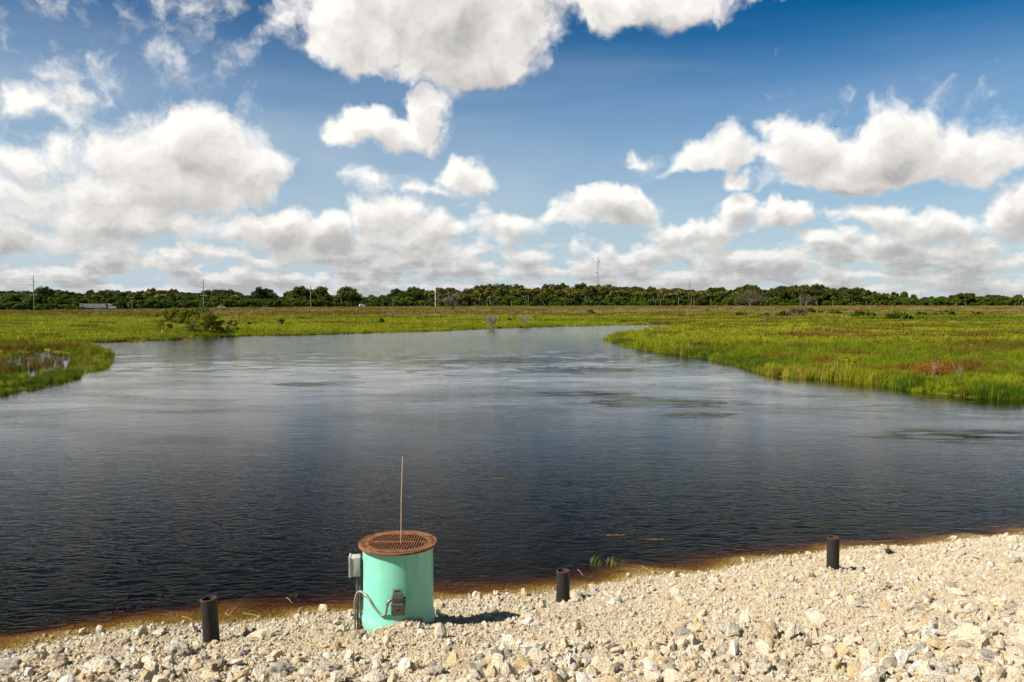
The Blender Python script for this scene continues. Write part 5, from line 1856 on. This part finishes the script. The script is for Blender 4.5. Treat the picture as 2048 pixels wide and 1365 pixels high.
def build_sky():
    w = bpy.data.worlds.new("World"); scene.world = w; w.use_nodes = True
    nt = w.node_tree; nt.nodes.clear()

    def field_group(name, blobs):
        g = bpy.data.node_groups.new(name, 'ShaderNodeTree')
        g.interface.new_socket("P", in_out='INPUT', socket_type='NodeSocketVector')
        g.interface.new_socket("Field", in_out='OUTPUT', socket_type='NodeSocketFloat')
        g.interface.new_socket("Detail", in_out='OUTPUT', socket_type='NodeSocketFloat')
        gi = g.nodes.new("NodeGroupInput"); go = g.nodes.new("NodeGroupOutput")
        P = gi.outputs[0]
        n0 = noise_n(g, P, 11.0, 4, .6)
        Q = vmath(g, 'ADD', P, vmath(g, 'SCALE', vmath(g, 'SUBTRACT', n0.outputs["Color"], (.5, .5, .5)), None, WARP))
        sp0 = nn(g, "ShaderNodeSeparateXYZ"); g.links.new(P, sp0.inputs[0])
        acc = None
        if blobs:
            sp = nn(g, "ShaderNodeSeparateXYZ"); g.links.new(Q, sp.inputs[0])
            cb = nn(g, "ShaderNodeCombineXYZ")
            g.links.new(sp.outputs[0], cb.inputs[0]); g.links.new(sp.outputs[1], cb.inputs[1]); g.links.new(sp.outputs[1], cb.inputs[2])
            Q3 = cb.outputs[0]
            for a, e, rx, ru, rd, wt in blobs:
                v = vmath(g, 'SUBTRACT', Q3, (a, e, e))
                v = vmath(g, 'MAXIMUM', v, (-9, 0, -9))
                v = vmath(g, 'MINIMUM', v, (9, 9, 0))
                v = vmath(g, 'MULTIPLY', v, (1 / rx, 1 / ru, 1 / rd))
                f = mathn(g, 'MULTIPLY_ADD', vmath(g, 'LENGTH', v), -wt, wt)
                acc = f if acc is None else mathn(g, 'SMOOTH_MAX', acc, f, .15)
        # low rows of cumulus, seen in perspective
        def lay(sx, sy, off, det):
            mp = nn(g, "ShaderNodeMapping"); mp.inputs["Scale"].default_value = (sx, sy, 1); mp.inputs["Location"].default_value = (off, off * .7, off)
            g.links.new(P, mp.inputs["Vector"])
            return noise_n(g, mp.outputs[0], 1.0, det, .56, .15).outputs[0]
        na = lay(20, 52, 3.1, 5); nb = lay(12, 24, 7.7, 5)
        nl = nn(g, "ShaderNodeMix", data_type='FLOAT')
        g.links.new(maprange(g, sp0.outputs[1], .035, .085, 0, 1, True), nl.inputs[0]); g.links.new(na, nl.inputs[2]); g.links.new(nb, nl.inputs[3])
        thr = mathn(g, 'ADD', maprange(g, sp0.outputs[1], .05, .13, .37, .67), maprange(g, sp0.outputs[1], .14, .20, 0.0, .2))
        acc2 = mathn(g, 'MULTIPLY', mathn(g, 'SUBTRACT', nl.outputs[0], thr), 3.4)
        acc = acc2 if acc is None else mathn(g, 'SMOOTH_MAX', acc, acc2, .12)
        if not blobs:
            # sky behind and beside the viewer: scattered cumulus of the same kind
            n5 = noise_n(g, P, 2.6, 4, .55)
            spz = mathn(g, 'ABSOLUTE', sp0.outputs[0])
            away = mathn(g, 'MULTIPLY', maprange(g, spz, .78, 1.1), maprange(g, sp0.outputs[1], .95, .6))
            oth = mathn(g, 'SUBTRACT', mathn(g, 'MULTIPLY', mathn(g, 'SUBTRACT', n5.outputs[0], .53), 4.0), mathn(g, 'MULTIPLY_ADD', away, -3.0, 3.0))
            acc = mathn(g, 'MAXIMUM', acc, oth)
        fb = noise_n(g, Q, 22.0, 7, .62, .1)
        vo = nn(g, "ShaderNodeTexVoronoi", feature='SMOOTH_F1'); vo.inputs["Scale"].default_value = 26.0; vo.inputs["Smoothness"].default_value = .6
        g.links.new(Q, vo.inputs["Vector"])
        bil = mathn(g, 'SUBTRACT', .42, vo.outputs["Distance"])
        det = mathn(g, 'ADD', mathn(g, 'MULTIPLY', mathn(g, 'SUBTRACT', fb.outputs[0], .5), 1.0), mathn(g, 'MULTIPLY', bil, .38))
        g.links.new(mathn(g, 'ADD', acc, det), go.inputs[0])
        g.links.new(det, go.inputs[1])
        return g

    tc = nn(nt, "ShaderNodeTexCoord")
    sp = nn(nt, "ShaderNodeSeparateXYZ"); nt.links.new(tc.outputs["Generated"], sp.inputs[0])
    az = mathn(nt, 'ARCTAN2', sp.outputs[0], sp.outputs[1])
    el = mathn(nt, 'ARCSINE', mathn(nt, 'ABSOLUTE', sp.outputs[2]))
    cb = nn(nt, "ShaderNodeCombineXYZ"); nt.links.new(az, cb.inputs[0]); nt.links.new(el, cb.inputs[1])
    P = cb.outputs[0]
    stp = maprange(nt, el, .01, .30, .0075, .032)
    P1 = vmath(nt, 'ADD', P, vmath(nt, 'SCALE', (-.45, 1.0, 0), None, stp))
    sky = nn(nt, "ShaderNodeTexSky", sky_type='NISHITA')
    sky.sun_disc = False
    sky.sun_elevation = SUN_EL
    sky.sun_rotation = math.atan2(SUN_DIR.x, SUN_DIR.y)
    sky.altitude = 0; sky.air_density = 1.0; sky.dust_density = .5; sky.ozone_density = 3.0
    STR = .10
    hs = nn(nt, "ShaderNodeHueSaturation"); hs.inputs["Saturation"].default_value = SKY_SAT; hs.inputs["Value"].default_value = SKY_VAL
    nt.links.new(sky.outputs[0], hs.inputs["Color"])
    nt.links.new(maprange(nt, el, .20, .52, SKY_VAL, SKY_VAL * .40, True), hs.inputs["Value"])
    nt.links.new(mathn(nt, 'ADD', maprange(nt, az, -.5, .5, SKY_SAT, SKY_SAT + .30), maprange(nt, el, .2, .45, 0.0, .12)), hs.inputs["Saturation"])
    mm = nn(nt, "ShaderNodeMapping"); mm.inputs["Scale"].default_value = (2.0, 9.0, 1); mm.inputs["Rotation"].default_value = (0, 0, R(-5))
    nt.links.new(P, mm.inputs["Vector"])
    ci = noise_n(nt, mm.outputs[0], 1.1, 5, .55, .5)
    cis = mathn(nt, 'MULTIPLY', maprange(nt, ci.outputs[0], .38, .76, 0.0, .75, True), mathn(nt, 'MULTIPLY', maprange(nt, el, .33, .14, 0.0, 1.0), maprange(nt, az, -.3, .5, 1.0, .55)))
    base = mixc(nt, cis, hs.outputs[0], tuple(v / STR for v in (.30, .34, .37)))
    # air lightens the lowest sky
    base = mixc(nt, maprange(nt, el, .0, .31, .76, .0), base, tuple(v / STR for v in (.285, .350, .405)))

    def tile(name, blobs):
        g = field_group(name, blobs)
        def field(vec):
            q = nn(nt, "ShaderNodeGroup"); q.node_tree = g
            nt.links.new(vec, q.inputs[0]); return q.outputs[0], q.outputs[1]
        f0, d0 = field(P)
        f1, d1 = field(P1)
        alpha = maprange(nt, f0, -.07, .40, 0, 1, True)
        sh1 = maprange(nt, f1, .0, 1.55, 1.0, 0.0)
        sh2 = maprange(nt, f1, -.05, .75, 1.0, 0.0)
        shm = nn(nt, "ShaderNodeMix", data_type='FLOAT')
        nt.links.new(maprange(nt, el, .05, .13), shm.inputs[0]); nt.links.new(sh2, shm.inputs[2]); nt.links.new(sh1, shm.inputs[3])
        shade = shm.outputs[0]
        dd = mathn(nt, 'MULTIPLY', mathn(nt, 'SUBTRACT', d0, d1), .40)
        lit = mathn(nt, 'ADD', shade, dd, clamp=True)
        cc = ramp(nt, lit, [(0, (.235, .232, .228)), (.3, (.325, .315, .303)), (.65, (.43, .415, .395)), (1.0, (.56, .545, .52))])
        cc = mixc(nt, maprange(nt, el, .0, .10, .55, .0), cc, (.262, .285, .302))
        full = mixc(nt, alpha, base, vmath(nt, 'SCALE', cc, None, 1.0 / STR))
        bg = nn(nt, "ShaderNodeBackground"); bg.inputs["Strength"].default_value = STR
        nt.links.new(full, bg.inputs["Color"])
        return bg.outputs[0]

    def choose(fac, a, b):
        m = nn(nt, "ShaderNodeMixShader"); nt.links.new(fac, m.inputs[0]); nt.links.new(a, m.inputs[1]); nt.links.new(b, m.inputs[2])
        return m.outputs[0]
    B = []
    for px, py, rx, ru, rd, wt in BLOBS:
        a, e = pae(px, py)
        B.append((a, e, rx / F * 1.04, ru / F * 1.04, rd / F * 1.04, wt * 1.2))
    azc = [-.75, -.46, -.30, -.16, -.02, .12, .26, .42, .75]
    elc = [0.0, .095, .20, .60]
    mg = .035
    def tiles(i):
        row = []
        for j in range(len(elc) - 1):
            sel = [b for b in B if b[0] + b[2] * 1.25 + mg > azc[i] and b[0] - b[2] * 1.25 - mg < azc[i + 1]
                   and b[1] + b[3] * 1.25 + mg > elc[j] and b[1] - b[4] * 1.25 - mg - .03 < elc[j + 1]]
            row.append(sel)
        t = [tile("clouds_%d_%d" % (i, j), sel or [(0, -3, .1, .1, .1, .3)]) for j, sel in enumerate(row)]
        s1 = choose(mathn(nt, 'GREATER_THAN', el, elc[1]), t[0], choose(mathn(nt, 'GREATER_THAN', el, elc[2]), t[1], t[2]))
        return s1
    def cols(i0, i1):
        if i1 - i0 == 1: return tiles(i0)
        m = (i0 + i1) // 2
        return choose(mathn(nt, 'GREATER_THAN', az, azc[m]), cols(i0, m), cols(m, i1))
    front = cols(0, len(azc) - 1)
    rest = tile("clouds_rest", [])
    isf = mathn(nt, 'MULTIPLY', mathn(nt, 'LESS_THAN', mathn(nt, 'ABSOLUTE', az), .75), mathn(nt, 'LESS_THAN', el, .60))
    full = choose(isf, rest, front)
    out = nn(nt, "ShaderNodeOutputWorld"); nt.links.new(full, out.inputs[0])
    w.cycles.sampling_method = 'NONE'


WARP = .085
SKY_SAT = 1.18
SKY_VAL = .53
build_sky()

sd = bpy.data.lights.new("sun", 'SUN')
sd.energy = 5.0
sd.angle = R(.53)
sd.color = (1.0, .93, .82)
so = bpy.data.objects.new("sun", sd)
so.rotation_euler = (-SUN_DIR).to_track_quat('-Z', 'Y').to_euler()
col.objects.link(so)

# ------------------------------------------------------------------ render settings
scene.view_settings.view_transform = 'Standard'
scene.view_settings.look = 'None'
scene.view_settings.exposure = 0.90
scene.view_settings.gamma = 1.0
scene.render.engine = 'CYCLES'
scene.cycles.use_denoising = True
try: scene.cycles.denoising_input_passes = 'RGB_ALBEDO_NORMAL'
except Exception: pass
scene.cycles.max_bounces = 8
scene.cycles.diffuse_bounces = 3
scene.cycles.glossy_bounces = 3
scene.cycles.transparent_max_bounces = 8
scene.cycles.transmission_bounces = 4
scene.cycles.volume_bounces = 0
scene.cycles.sample_clamp_indirect = 4.0
